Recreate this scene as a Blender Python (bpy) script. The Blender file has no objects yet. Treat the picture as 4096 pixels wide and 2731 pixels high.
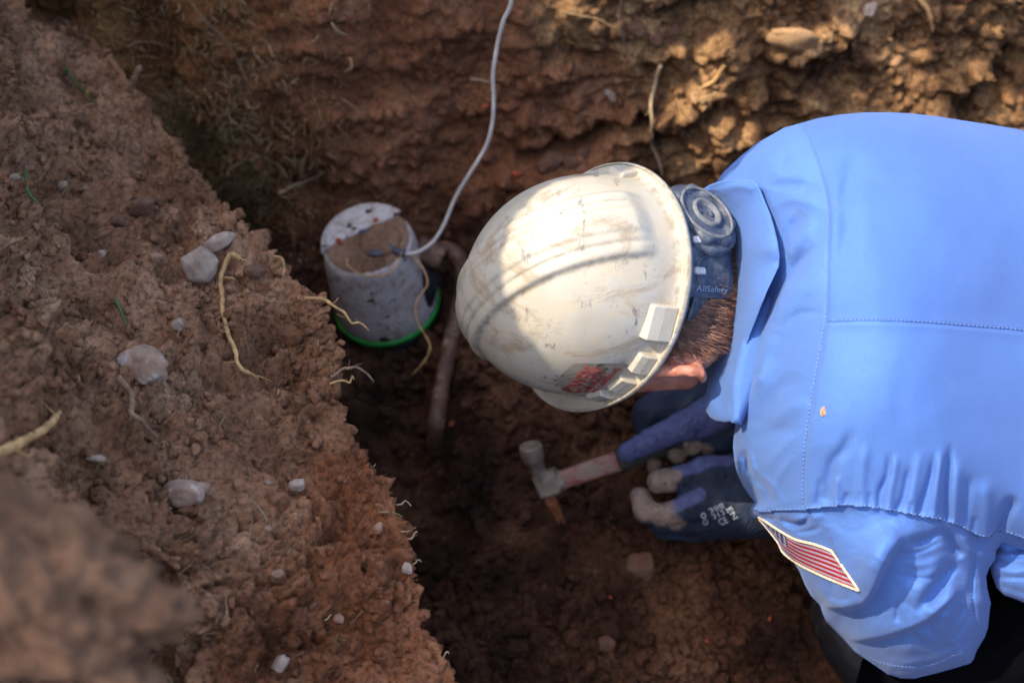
import bpy, math, random
import numpy as np
from mathutils import Vector, Matrix

rng = np.random.default_rng(7)
random.seed(7)
scene = bpy.context.scene

# ------------------------------------------------------------------ camera
CAM_H, PITCH, LENS = 1.42, math.radians(55.0), 40.0
F = 4096 * LENS / 36.0
cam_data = bpy.data.cameras.new('camera'); cam = bpy.data.objects.new('camera', cam_data)
scene.collection.objects.link(cam); scene.camera = cam
cam.location = (0, 0, CAM_H); cam.rotation_euler = (math.radians(90) - PITCH, 0, 0)
cam_data.lens = LENS; cam_data.sensor_width = 36; cam_data.clip_start = 0.05; cam_data.clip_end = 500
cam_data.dof.use_dof = True; cam_data.dof.focus_distance = 1.06; cam_data.dof.aperture_fstop = 4.4

RIGHT = np.array([1.0, 0, 0]); UP = np.array([0, math.sin(PITCH), math.cos(PITCH)]); BACK = np.array([0, -math.cos(PITCH), math.sin(PITCH)])
CM = np.stack([RIGHT, UP, BACK], 1)            # camera axes -> world
CO = np.array([0, 0, CAM_H])
def c2w(p): return np.asarray(p, float) @ CM.T + CO
def w2c(p): return (np.asarray(p, float) - CO) @ CM
def cp(px, py, Z):                             # point seen at photo pixel (4096 wide) at real distance Z, in camera axes
    px, py, Z = np.broadcast_arrays(np.asarray(px, float), np.asarray(py, float), np.asarray(Z, float))
    return np.stack([(px - 2048) / F * Z, -(py - 1365.5) / F * Z, -Z], -1)
def wp(px, py, Z): return c2w(cp(px, py, Z))

# ------------------------------------------------------------------ light
S_CAM = np.array([-0.53, 0.42, 0.74]); S_CAM /= np.linalg.norm(S_CAM)
SUN = CM @ S_CAM
sd = bpy.data.lights.new('sun', 'SUN'); sd.energy = 2.0; sd.angle = math.radians(0.35); sd.color = (1.0, 0.87, 0.68)
so = bpy.data.objects.new('sun', sd); scene.collection.objects.link(so); so.location = (0, 0, 6)
so.rotation_euler = Vector(SUN).to_track_quat('Z', 'Y').to_euler()
w = bpy.data.worlds.new('World'); scene.world = w; w.use_nodes = True
nt = w.node_tree; bg = nt.nodes['Background']
sky = nt.nodes.new('ShaderNodeTexSky'); sky.sky_type = 'NISHITA'; sky.sun_disc = False; sky.dust_density = 3.0; sky.ozone_density = 0.6
sky.sun_elevation = math.asin(SUN[2]); sky.sun_rotation = math.atan2(SUN[0], SUN[1])
nt.links.new(sky.outputs[0], bg.inputs[0]); bg.inputs[1].default_value = 0.15
vs = scene.view_settings; vs.view_transform = 'Standard'; vs.look = 'None'; vs.gamma = 1; vs.use_curve_mapping = False
vs.exposure = 1.68
scene.cycles.use_denoising = True; scene.cycles.max_bounces = 6; scene.cycles.diffuse_bounces = 3

# ------------------------------------------------------------------ numpy tools
def h3(ix, iy, iz, s=0):
    n = (ix.astype(np.int64) * 73856093) ^ (iy.astype(np.int64) * 19349663) ^ (iz.astype(np.int64) * 83492791) ^ (s * 2654435)
    n = n & 0xffffffff
    n = ((n ^ (n >> 15)) * 2246822519) & 0xffffffff
    n = ((n ^ (n >> 13)) * 3266489917) & 0xffffffff
    return ((n ^ (n >> 16)) & 0xffffff) / float(0xffffff)
def vnoise(P, s=0):                            # smooth gradient-like noise in -1..1
    P = np.asarray(P, float); I = np.floor(P); f = P - I; u = f * f * f * (f * (f * 6 - 15) + 10)
    ix, iy, iz = I[..., 0], I[..., 1], I[..., 2]; r = 0
    for dx in (0, 1):
        for dy in (0, 1):
            for dz in (0, 1):
                a, b, c = ix + dx, iy + dy, iz + dz
                g = (h3(a, b, c, s) * 2 - 1) * (f[..., 0] - dx) + (h3(a, b, c, s + 11) * 2 - 1) * (f[..., 1] - dy) + (h3(a, b, c, s + 23) * 2 - 1) * (f[..., 2] - dz)
                wt = (u[..., 0] if dx else 1 - u[..., 0]) * (u[..., 1] if dy else 1 - u[..., 1]) * (u[..., 2] if dz else 1 - u[..., 2])
                r = r + g * wt
    return r * 1.4
def fbm(P, oct=4, s=0, gain=0.5, ridged=False):
    r = 0; a = 1; P = np.asarray(P, float)
    for i in range(oct):
        n = vnoise(P, s + i * 31)
        r = r + a * ((0.5 - np.abs(n)) * 2 if ridged else n); a *= gain; P = P * 2.03 + 3.1
    return r
def worley(P, s=0):                            # distance to the nearest of scattered points
    P = np.asarray(P, float); I = np.floor(P); best = np.full(P.shape[:-1], 9.0); idv = np.zeros(P.shape[:-1])
    for dx in (-1, 0, 1):
        for dy in (-1, 0, 1):
            for dz in (-1, 0, 1):
                a, b, c = I[..., 0] + dx, I[..., 1] + dy, I[..., 2] + dz
                q = np.stack([a + h3(a, b, c, s), b + h3(a, b, c, s + 5), c + h3(a, b, c, s + 9)], -1)
                d = ((P - q) ** 2).sum(-1); m = d < best
                best = np.where(m, d, best); idv = np.where(m, h3(a, b, c, s + 17), idv)
    return np.sqrt(best), idv
def sstep(a, b, x): t = np.clip((x - a) / (b - a), 0, 1); return t * t * (3 - 2 * t)
def tps(pts):                                  # smooth depth surface through (px, py, Z) readings
    pts = np.array(pts, float); xy = pts[:, :2] / 1000; n = len(pts)
    def K(A, B):
        r2 = ((A[:, None] - B[None]) ** 2).sum(-1); return r2 * np.log(r2 + 1e-9)
    M = np.zeros((n + 3, n + 3)); M[:n, :n] = K(xy, xy) + np.eye(n) * 1e-3; M[:n, n] = 1; M[:n, n + 1:] = xy; M[n, :n] = 1; M[n + 1:, :n] = xy.T
    sol = np.linalg.solve(M, np.r_[pts[:, 2], 0, 0, 0])
    def f(px, py):
        px, py = np.broadcast_arrays(np.asarray(px, float), np.asarray(py, float)); sh = px.shape
        q = np.stack([px.ravel(), py.ravel()], -1) / 1000; out = np.empty(len(q))
        for i in range(0, len(q), 50000):
            qq = q[i:i + 50000]; out[i:i + 50000] = K(qq, xy) @ sol[:n] + sol[n] + qq @ sol[n + 1:]
        return out.reshape(sh)
    return f
def crom(pts, n=8, closed=False):              # Catmull-Rom through points
    P = np.array(pts, float)
    Q = np.vstack([P[-1:], P, P[:2]]) if closed else np.vstack([2 * P[0] - P[1], P, 2 * P[-1] - P[-2]])
    out = []; m = len(P) if closed else len(P) - 1
    for i in range(m):
        p0, p1, p2, p3 = Q[i:i + 4]
        for t in np.arange(n) / n:
            out.append(0.5 * (2 * p1 + (p2 - p0) * t + (2 * p0 - 5 * p1 + 4 * p2 - p3) * t * t + (3 * p1 - p0 - 3 * p2 + p3) * t ** 3))
    if not closed: out.append(P[-1])
    return np.array(out)
def polydist(X, Y, L, closed=False):           # distance, side and place along a pixel polyline
    L = np.asarray(L, float); A = L; B = np.roll(L, -1, 0)
    if not closed: A, B = L[:-1], L[1:]
    seg = B - A; ln = np.hypot(seg[:, 0], seg[:, 1]) + 1e-9; cum = np.r_[0, np.cumsum(ln)]; T = cum[-1]
    best = np.full(X.shape, 1e18); side = np.zeros(X.shape); al = np.zeros(X.shape); nx = np.zeros(X.shape); ny = np.zeros(X.shape)
    for k in range(len(A)):
        t = np.clip(((X - A[k, 0]) * seg[k, 0] + (Y - A[k, 1]) * seg[k, 1]) / ln[k] ** 2, 0, 1)
        qx = A[k, 0] + t * seg[k, 0]; qy = A[k, 1] + t * seg[k, 1]; d = (X - qx) ** 2 + (Y - qy) ** 2
        m = d < best; best = np.where(m, d, best)
        side = np.where(m, np.sign(seg[k, 0] * (Y - A[k, 1]) - seg[k, 1] * (X - A[k, 0])), side)
        al = np.where(m, (cum[k] + t * ln[k]) / T, al); nx = np.where(m, qx, nx); ny = np.where(m, qy, ny)
    return np.sqrt(best), side, al, nx, ny
def inside(X, Y, L):
    L = np.asarray(L, float); r = np.zeros(X.shape, bool); n = len(L)
    for k in range(n):
        x1, y1 = L[k]; x2, y2 = L[(k + 1) % n]
        if y1 == y2: continue
        r ^= ((y1 > Y) != (y2 > Y)) & (X < (x2 - x1) * (Y - y1) / (y2 - y1) + x1)
    return r
def gridfaces(n, m, wrap_m=False):
    i = np.arange(n - 1)[:, None]; j = np.arange(m if wrap_m else m - 1)[None]; j2 = (j + 1) % m
    return np.stack([i * m + j, i * m + j2, (i + 1) * m + j2, (i + 1) * m + j], -1).reshape(-1, 4)
def gnormals(P):                               # P (n,m,3)
    a = np.gradient(P, axis=0); b = np.gradient(P, axis=1); n = np.cross(a, b)
    return n / (np.linalg.norm(n, axis=-1, keepdims=True) + 1e-12)

# ------------------------------------------------------------------ scene objects
def place(o, parent):
    scene.collection.objects.link(o)
    if parent is not None: o.parent = parent
def worldloc(o):
    v = np.array(o.location)
    while o.parent: o = o.parent; v = v + np.array(o.location)
    return v
def mesh(name, V, Fc, mat, parent=None, smooth=True, col=None, origin=None, uv=None, F3=None):
    V = np.asarray(V, float).reshape(-1, 3); Fc = np.asarray(Fc, np.int64)
    me = bpy.data.meshes.new(name)
    if parent is not None: og = worldloc(parent)
    else: og = np.array(origin, float) if origin is not None else np.array([V[:, 0].mean(), V[:, 1].mean(), V[:, 2].min()])
    V = V - og
    fl = [Fc] if len(Fc) else []
    if F3 is not None and len(F3): fl.append(np.asarray(F3, np.int64))
    loops = np.concatenate([f.ravel() for f in fl]); tot = np.concatenate([np.full(len(f), f.shape[1]) for f in fl])
    me.vertices.add(len(V)); me.vertices.foreach_set('co', V.astype(np.float32).ravel())
    me.loops.add(len(loops)); me.loops.foreach_set('vertex_index', loops.astype(np.int32))
    me.polygons.add(len(tot)); me.polygons.foreach_set('loop_start', np.r_[0, np.cumsum(tot)[:-1]].astype(np.int32))
    me.update(calc_edges=True); me.validate()
    me.polygons.foreach_set('use_smooth', np.full(len(me.polygons), smooth)); 
    if col is not None:
        c = np.ones((len(V), 4), np.float32); c[:, :np.asarray(col).shape[1]] = col
        at = me.color_attributes.new('Col', 'FLOAT_COLOR', 'POINT'); at.data.foreach_set('color', c.ravel())
    if uv is not None:
        ul = me.uv_layers.new(name='UVMap'); ul.data.foreach_set('uv', np.asarray(uv, np.float32)[loops].ravel())
    if mat: me.materials.append(mat)
    o = bpy.data.objects.new(name, me); place(o, parent)
    if parent is None: o.location = og
    return o
def empty(name, loc):
    o = bpy.data.objects.new(name, None); scene.collection.objects.link(o); o.location = loc; o.empty_display_size = 0.03; return o
def tag(o, label, cat, group=None):
    o['label'] = label; o['category'] = cat
    if group: o['group'] = group
    return o
def struct(o): o['kind'] = 'structure'; return o
def stuff(o, label=None, cat=None):
    o['kind'] = 'stuff'
    if label: o['label'] = label; o['category'] = cat
    return o

def tube_geo(P, R, seg=8):
    P = np.asarray(P, float); n = len(P); R = np.broadcast_to(np.asarray(R, float), (n,))
    T = np.gradient(P, axis=0); T /= np.linalg.norm(T, axis=1, keepdims=True) + 1e-12
    N = np.zeros_like(P); a = np.array([0.0, 0, 1]) if abs(T[0, 2]) < .9 else np.array([1.0, 0, 0])
    v = np.cross(T[0], a); v /= np.linalg.norm(v)
    for i in range(n):
        v = v - T[i] * (v @ T[i]); v /= np.linalg.norm(v) + 1e-12; N[i] = v
    Bn = np.cross(T, N); th = np.arange(seg) / seg * 2 * np.pi
    V = P[:, None] + R[:, None, None] * (np.cos(th)[None, :, None] * N[:, None] + np.sin(th)[None, :, None] * Bn[:, None])
    V = V.reshape(-1, 3); Fq = gridfaces(n, seg, True)
    V = np.vstack([V, P[0], P[-1]]); k = n * seg; j = np.arange(seg); j2 = (j + 1) % seg
    F3 = np.vstack([np.stack([np.full(seg, k), j2, j], 1), np.stack([np.full(seg, k + 1), (n - 1) * seg + j, (n - 1) * seg + j2], 1)])
    return V, Fq, F3
def tube(name, P, R, mat, parent=None, seg=8, **kw):
    V, Fq, F3 = tube_geo(P, R, seg); return mesh(name, V, Fq, mat, parent, F3=F3, **kw)
class Bag:                                     # gathers pieces into one mesh
    def __init__(s): s.V = []; s.Q = []; s.T = []; s.n = 0; s.C = []
    def add(s, V, Q=None, T=None, col=None):
        V = np.asarray(V, float).reshape(-1, 3); s.V.append(V)
        if Q is not None and len(Q): s.Q.append(np.asarray(Q) + s.n)
        if T is not None and len(T): s.T.append(np.asarray(T) + s.n)
        if col is not None: s.C.append(np.broadcast_to(np.asarray(col, float), (len(V), 3)))
        s.n += len(V)
    def build(s, name, mat, parent=None, **kw):
        Q = np.vstack(s.Q) if s.Q else np.zeros((0, 4), int); T = np.vstack(s.T) if s.T else None
        return mesh(name, np.vstack(s.V), Q, mat, parent, F3=T, col=np.vstack(s.C) if s.C else None, **kw)
def ico(sub=2):
    import bmesh
    bm = bmesh.new(); bmesh.ops.create_icosphere(bm, subdivisions=sub, radius=1)
    V = np.array([v.co[:] for v in bm.verts]); T = np.array([[v.index for v in f.verts] for f in bm.faces]); bm.free(); return V, T
ICO2, ICO3, ICO1, ICO4 = ico(2), ico(3), ico(1), ico(4)
def rotm(axis, ang):
    return np.array(Matrix.Rotation(ang, 3, Vector(axis)))
def randrot():
    q = rng.normal(size=4); q /= np.linalg.norm(q); w_, x, y, z = q
    return np.array([[1 - 2 * (y * y + z * z), 2 * (x * y - z * w_), 2 * (x * z + y * w_)], [2 * (x * y + z * w_), 1 - 2 * (x * x + z * z), 2 * (y * z - x * w_)], [2 * (x * z - y * w_), 2 * (y * z + x * w_), 1 - 2 * (x * x + y * y)]])
def lump(ic, size, rough=0.25, freq=1.6, flat=1.0, facet=0.0):
    V, T = ic; o = rng.random(3) * 90
    d = 1 + rough * fbm(V * freq + o, 3)[:, None]
    if facet:
        W = V * d
        for _ in range(7):
            n = rng.normal(size=3); n /= np.linalg.norm(n); h = W @ n; lim = 0.55 + rng.random() * .3
            W = W - np.clip(h - lim, 0, None)[:, None] * n * facet
        V = W
    else: V = V * d
    V = V * np.array([1, .6 + rng.random() * .4, flat]); return (V @ randrot().T) * size, T
def surface_nets(f, org, h):
    nx, ny, nz = f.shape; s = f < 0
    P = np.zeros((nx - 1, ny - 1, nz - 1, 3), np.float32); c = np.zeros((nx - 1, ny - 1, nz - 1), np.float32)
    def sl(a, d, n): return slice(d, n - 1 + d)
    for ax in range(3):
        for o1 in (0, 1):
            for o2 in (0, 1):
                off0 = [0, 0, 0]; oth = [k for k in range(3) if k != ax]; off0[oth[0]] = o1; off0[oth[1]] = o2
                off1 = list(off0); off1[ax] = 1
                A = f[sl(0, off0[0], nx), sl(0, off0[1], ny), sl(0, off0[2], nz)]; B = f[sl(0, off1[0], nx), sl(0, off1[1], ny), sl(0, off1[2], nz)]
                m = (A < 0) != (B < 0); t = np.where(m, A / np.where(m, A - B, 1), 0)
                for k in range(3): P[..., k] += m * (off0[k] + (t if k == ax else 0))
                c += m
    act = c > 0; idx = -np.ones(act.shape, np.int64); idx[act] = np.arange(act.sum())
    ii = np.argwhere(act); V = (ii + P[act] / c[act][:, None]) * h + org
    Q = []
    for ax in range(3):
        o = [k for k in range(3) if k != ax]
        a = [slice(None)] * 3; b = [slice(None)] * 3; a[ax] = slice(0, -1); b[ax] = slice(1, None)
        sa, sb = s[tuple(a)], s[tuple(b)]; e = sa != sb
        lim = np.argwhere(e); m = (lim[:, o[0]] > 0) & (lim[:, o[1]] > 0) & (lim[:, o[0]] < f.shape[o[0]] - 1) & (lim[:, o[1]] < f.shape[o[1]] - 1)
        lim = lim[m]; q = []
        for d0, d1 in ((-1, -1), (0, -1), (0, 0), (-1, 0)):
            t = lim.copy(); t[:, o[0]] += d0; t[:, o[1]] += d1; q.append(idx[t[:, 0], t[:, 1], t[:, 2]])
        q = np.stack(q, 1); fl = sa[lim[:, 0], lim[:, 1], lim[:, 2]] if ax != 1 else ~sa[lim[:, 0], lim[:, 1], lim[:, 2]]
        q = np.where(fl[:, None], q, q[:, ::-1]); Q.append(q)
    return V, np.vstack(Q)
def sd_cone(P, a, b, ra, rb):                  # tapered capsule
    a = np.asarray(a, float); b = np.asarray(b, float); ab = b - a
    t = np.clip(((P - a) @ ab) / (ab @ ab), 0, 1); return np.linalg.norm(P - a - t[..., None] * ab, axis=-1) - (ra + (rb - ra) * t)
def sd_ell(P, c, ax, r):                       # ellipsoid, ax rows = axes
    q = (P - np.asarray(c)) @ np.asarray(ax).T / np.asarray(r); k = np.linalg.norm(q, axis=-1); return (k - 1) * min(r) * (0.6 + 0.4 * k)
def smin(a, b, k):
    h = np.clip(0.5 + 0.5 * (b - a) / k, 0, 1); return b * (1 - h) + a * h - k * h * (1 - h)
def sdf_mesh(fn, lo, hi, h):
    lo = np.asarray(lo, float); hi = np.asarray(hi, float); n = np.ceil((hi - lo) / h).astype(int) + 1
    g = np.stack(np.meshgrid(*[lo[k] + np.arange(n[k]) * h for k in range(3)], indexing='ij'), -1)
    sh = tuple(n); cg = g[::4, ::4, ::4]; cv = fn(cg); m = np.abs(cv) < h * 9
    big = np.repeat(np.repeat(np.repeat(m, 4, 0), 4, 1), 4, 2)[:sh[0], :sh[1], :sh[2]]; f = np.repeat(np.repeat(np.repeat(cv, 4, 0), 4, 1), 4, 2)[:sh[0], :sh[1], :sh[2]].copy()
    big |= np.roll(big, 4, 0) | np.roll(big, 4, 1) | np.roll(big, 4, 2)
    f[big] = fn(g[big]); return surface_nets(f.astype(np.float32), lo, h)

# ------------------------------------------------------------------ materials
def mat(name):
    m = bpy.data.materials.new(name); m.use_nodes = True; return m, m.node_tree, m.node_tree.nodes['Principled BSDF']
def N(nt_, kind, **kw):
    n = nt_.nodes.new(kind)
    for k, v in kw.items():
        if k.startswith('i_'): n.inputs[k[2:].replace('_', ' ')].default_value = v
        else: setattr(n, k, v)
    return n
def ramp(nt_, src, stops, interp='LINEAR'):
    r = nt_.nodes.new('ShaderNodeValToRGB'); r.color_ramp.interpolation = interp; e = r.color_ramp.elements
    while len(e) > 1: e.remove(e[-1])
    e[0].position = stops[0][0]; e[0].color = (*stops[0][1], 1)
    for p, c in stops[1:]: k = e.new(p); k.color = (*c, 1)
    nt_.links.new(src, r.inputs[0]); return r.outputs[0]
def mixc(nt_, fac, a, b, mode='MIX'):
    m = nt_.nodes.new('ShaderNodeMix'); m.data_type = 'RGBA'; m.blend_type = mode
    for s, v in ((m.inputs[0], fac), (m.inputs[6], a), (m.inputs[7], b)):
        if hasattr(v, 'is_linked'): nt_.links.new(v, s)
        else: s.default_value = v if isinstance(v, (int, float)) else (*v, 1)
    return m.outputs[2]
def noise(nt_, scale, detail=6, rough=.6, vec=None, stretch=None, dist=0):
    tc = nt_.nodes.new('ShaderNodeTexCoord'); v = tc.outputs['Object'] if vec is None else vec
    if stretch:
        mp = nt_.nodes.new('ShaderNodeMapping'); mp.inputs['Scale'].default_value = stretch; nt_.links.new(v, mp.inputs[0]); v = mp.outputs[0]
    n = N(nt_, 'ShaderNodeTexNoise', i_Scale=scale, i_Detail=detail, i_Roughness=rough, i_Distortion=dist); nt_.links.new(v, n.inputs['Vector']); return n.outputs[0]
def bump(nt_, b, h, dist=.002, strength=.6, prev=None):
    n = N(nt_, 'ShaderNodeBump', i_Strength=strength, i_Distance=dist); nt_.links.new(h, n.inputs['Height'])
    if prev is not None: nt_.links.new(prev, n.inputs['Normal'])
    nt_.links.new(n.outputs[0], b.inputs['Normal']); return n.outputs[0]
def soil_mat(name, dark, mid, light, rough=.95, spec=.25, fleck=None):
    m, t, b = mat(name)
    c = ramp(t, noise(t, 9, 8, .65), [(.32, dark), (.5, mid), (.68, light)])
    c2 = ramp(t, noise(t, 140, 5, .7), [(.3, (.55, .52, .5)), (.5, (1, 1, 1)), (.72, (1.35, 1.3, 1.25))])
    c = mixc(t, .8, c, c2, 'MULTIPLY')
    if fleck:
        k = ramp(t, noise(t, 55, 2, .5), [(.69, (0, 0, 0)), (.74, (1, 1, 1))]); c = mixc(t, k, c, fleck)
    t.links.new(c, b.inputs['Base Color']); b.inputs['Roughness'].default_value = rough; b.inputs['Specular IOR Level'].default_value = spec
    p = bump(t, b, noise(t, 160, 8, .75), .0035, .8); bump(t, b, noise(t, 700, 3, .6), .0010, .6, p)
    return m
def plain(name, c, rough=.6, metal=0, spec=.5, var=.25, scale=60, bmp=.0005):
    m, t, b = mat(name); c = np.array(c)
    cc = ramp(t, noise(t, scale, 6, .65), [(.3, tuple(c * (1 - var))), (.7, tuple(np.minimum(c * (1 + var), 1)))])
    t.links.new(cc, b.inputs['Base Color']); b.inputs['Roughness'].default_value = rough; b.inputs['Metallic'].default_value = metal
    b.inputs['Specular IOR Level'].default_value = spec
    if bmp: bump(t, b, noise(t, scale * 6, 4, .6), bmp, .5)
    return m
# ================================================================== ground, pit, near bank
M_pit = soil_mat('pit_soil', (.030, .015, .009), (.062, .031, .018), (.115, .060, .036), fleck=(.16, .05, .025))
M_wall = soil_mat('wall_soil', (.050, .026, .014), (.105, .056, .031), (.19, .105, .06))
M_bank = soil_mat('bank_soil', (.085, .046, .028), (.165, .092, .058), (.27, .165, .11))
M_lumpm = soil_mat('mound_soil', (.085, .040, .022), (.20, .105, .060), (.32, .18, .105))
M_clod = soil_mat('clod_soil', (.075, .040, .024), (.15, .082, .05), (.25, .15, .095))

def arcline(pts, dense_lo, dense_hi, step, coarse):
    C = np.vstack([pts[0], crom(pts[1:-1], 24), pts[-1]]); L = np.r_[0, np.cumsum(np.linalg.norm(np.diff(C, axis=0), axis=1))]
    a, b = L[np.argmin(np.abs(np.arange(len(C)) - dense_lo * 24 + 23))], L[np.argmin(np.abs(np.arange(len(C)) - dense_hi * 24 + 23))]
    def grow(d):
        out = []; s = step; x = 0
        while x < d: s = min(s * 1.35, coarse); x += s; out.append(min(x, d))
        return np.array(out)
    s = np.r_[(a - grow(a))[::-1], np.arange(a, b, step), b + grow(L[-1] - b)]
    return np.stack([np.interp(s, L, C[:, k]) for k in (0, 1)], 1)
yz = arcline([(-40, .86), (-2.2, .86), (-1.3, .85), (-.62, .80), (-.36, .35), (-.2, .03), (0, 0), (.5, 0), (.95, 0), (1.13, .02), (1.215, .10), (1.27, .26), (1.33, .45), (1.40, .66), (1.50, .84), (1.8, .88), (2.5, .9), (60, .9)], 5.6, 13.6, .0032, 4)
xz = arcline([(-60, .9), (-1.8, .88), (-1.05, .86), (-.80, .70), (-.70, .35), (-.62, .06), (-.5, 0), (0, 0), (1.0, 0), (1.28, .1), (1.42, .6), (1.6, .86), (2.2, .88), (60, .9)], 2.9, 8.9, .0036, 4)
Y, ZY = yz[:, 0][:, None], yz[:, 1][:, None]; X, ZX = xz[:, 0][None], xz[:, 1][None]
k = .05
zz = -smin(-np.broadcast_to(ZY, (len(yz), len(xz))), -np.broadcast_to(ZX, (len(yz), len(xz))), k) - k * .0
zz = np.minimum(zz, .93)
P = np.stack([np.broadcast_to(X, zz.shape), np.broadcast_to(Y, zz.shape), zz], -1).astype(float)
near = ((np.abs(P[..., 0]) < 2) & (np.abs(P[..., 1] - .5) < 1.6))
wallness = sstep(1.12, 1.24, P[..., 1]) * near
Nn = gnormals(P); Nn *= np.sign(Nn[..., 2:3] + Nn[..., 1:2] * -1e-3 + 1e-9)
amp = near * 1.0
cc = w2c(P); PX = 2048 + cc[..., 0] / -cc[..., 2] * F; PY = 1365.5 - cc[..., 1] / -cc[..., 2] * F
d = .035 * fbm(P * 3.3, 2, 1) + .018 * fbm(P * 13, 3, 2)
wd, wi = worley(P * 26 + .35 * fbm(P * 20, 2, 5)[..., None], 3)
wd2, _ = worley(P * 70, 8)
clod = np.clip(.62 - wd, 0, 1) * (.35 + wi)
rough = .65 + .75 * sstep(-.1, .35, fbm(P * 2.2, 2, 40)) + .15 * wallness * sstep(2300, 2900, PX)
d = d + rough * (.036 * clod + .0095 * np.clip(.7 - wd2, 0, 1) + .0085 * fbm(P * 55, 4, 12)) + .0016 * fbm(P * 190, 2, 15)
d += wallness * .016 * fbm(P * np.array([5, 5, 14]), 3, 60)
# eroded ledge with a dark undercut in the back wall, and the shelf above it
for L, wd_, dp in (([(2090, 640), (2200, 610), (2330, 590), (2440, 530), (2560, 470)], 22, -.045), ([(2120, 720), (2260, 690), (2400, 650), (2520, 600)], 45, .022),
                   ([(2150, 20), (2230, 110), (2300, 230), (2420, 250)], 30, -.02), ([(2600, 60), (2750, 40), (2900, 30)], 28, -.035), ([(3850, 420), (3960, 380), (4060, 250)], 50, -.05),
                   ([(2540, 520), (2700, 430), (2850, 330), (2950, 200)], 90, .03), ([(3150, 180), (3330, 130)], 60, .035), ([(520, 0), (640, 320), (830, 760), (1010, 1010)], 110, -.05)):
    dd = polydist(PX, PY, L)[0]; d += dp * np.exp(-(dd / wd_) ** 2) * near
# slump of loose soil the hammer rests on
for (mx, my, r, h) in ((2330, 2160, 240, .03), (2700, 2350, 420, .03), (1400, 1560, 240, .02)):
    d += h * np.exp(-(((PX - mx) / r) ** 2 + ((PY - my) / (r * .7)) ** 2)) * near * (P[..., 2] < .3)
d -= .15 * np.exp(-(((PX - 1590) / 300) ** 2 + ((PY - 2000) / 480) ** 2)) * near * (P[..., 2] < .3)
d = d * amp
PP = P + Nn * d[..., None]
PIT, PITN = PP, gnormals(PP) * -1
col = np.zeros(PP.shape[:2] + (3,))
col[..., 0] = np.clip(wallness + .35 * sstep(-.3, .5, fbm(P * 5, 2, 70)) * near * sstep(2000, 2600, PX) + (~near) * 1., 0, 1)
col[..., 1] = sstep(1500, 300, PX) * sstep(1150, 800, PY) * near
col[..., 2] = np.maximum(sstep(2350, 2650, PX), sstep(2080, 2180, PX) * sstep(320, 150, PY)) * wallness  # sandy soil area, carried over the top sun patch to brighten it
m, t, b = mat('ground_soil')
at = N(t, 'ShaderNodeAttribute', attribute_name='Col'); sp = N(t, 'ShaderNodeSeparateColor'); t.links.new(at.outputs['Color'], sp.inputs[0])
n1 = noise(t, 7, 8, .65)
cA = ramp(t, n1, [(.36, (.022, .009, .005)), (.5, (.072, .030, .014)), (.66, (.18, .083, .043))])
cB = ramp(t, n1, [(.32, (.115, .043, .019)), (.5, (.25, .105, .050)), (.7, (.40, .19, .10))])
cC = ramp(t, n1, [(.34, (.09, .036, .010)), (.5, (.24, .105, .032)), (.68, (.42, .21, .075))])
cD = ramp(t, noise(t, 12, 6, .7), [(.38, (.10, .050, .024)), (.5, (.30, .165, .075)), (.62, (.52, .32, .155))])  # sandy wall soil, lightened to make up for weak grazing sun
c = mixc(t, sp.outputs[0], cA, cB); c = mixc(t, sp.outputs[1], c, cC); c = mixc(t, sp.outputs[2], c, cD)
red = ramp(t, noise(t, 16, 4, .6), [(.6, (0, 0, 0)), (.75, (.45, .45, .45))]); c = mixc(t, red, c, (.17, .050, .030))
c = mixc(t, .8, c, ramp(t, noise(t, 150, 5, .7), [(.34, (.34, .30, .28)), (.5, (1, 1, 1)), (.68, (1.6, 1.5, 1.4))]), 'MULTIPLY')
fl = ramp(t, noise(t, 42, 2, .5), [(.73, (0, 0, 0)), (.77, (1, 1, 1))]); c = mixc(t, fl, c, (.24, .07, .04))
t.links.new(c, b.inputs['Base Color']); b.inputs['Roughness'].default_value = .9; b.inputs['Specular IOR Level'].default_value = .25
p = bump(t, b, noise(t, 150, 8, .75), .0065, 1.0); bump(t, b, noise(t, 650, 3, .6), .001, .6, p)
M_ground = m
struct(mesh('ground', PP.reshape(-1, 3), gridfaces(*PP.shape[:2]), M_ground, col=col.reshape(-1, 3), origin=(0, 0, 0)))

# near bank: its crest seen from the camera, with real distances
E = [(-420, -1300, 2.0), (-150, -600, 1.85), (60, -180, 1.72), (180, 20, 1.66), (330, 130, 1.6), (460, 260, 1.52), (575, 400, 1.46), (680, 560, 1.40), (790, 700, 1.35), (900, 830, 1.30), (985, 925, 1.26), (1060, 1010, 1.235),
     (1180, 1110, 1.20), (1270, 1215, 1.17), (1335, 1330, 1.13), (1352, 1440, 1.10), (1380, 1590, 1.08), (1400, 1710, 1.06), (1470, 1850, 1.04), (1560, 1990, 1.02), (1620, 2120, 1.0), (1640, 2260, .985), (1672, 2400, .97), (1690, 2500, .96), (1760, 2610, .95), (1840, 2740, .94), (1960, 2950, .93), (2100, 3300, .92), (2200, 3900, .92)]
Ec = crom(E, 30); L = np.r_[0, np.cumsum(np.hypot(*np.diff(Ec[:, :2], axis=0).T))]
a = np.interp(-250, Ec[:, 1], L); z = np.interp(2950, Ec[:, 1], L)
srow = np.r_[np.linspace(0, a, 24)[:-1], np.arange(a, z, 8.0), np.linspace(z, L[-1], 20)[1:]]
Er = np.stack([np.interp(srow, L, Ec[:, k_]) for k_ in range(3)], 1)
q = np.stack([srow / 190, srow * 0, srow * 0], 1)
Er[:, 0] += 26 * fbm(q, 4, 77) + 7 * fbm(q * 6, 3, 78); 
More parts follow.
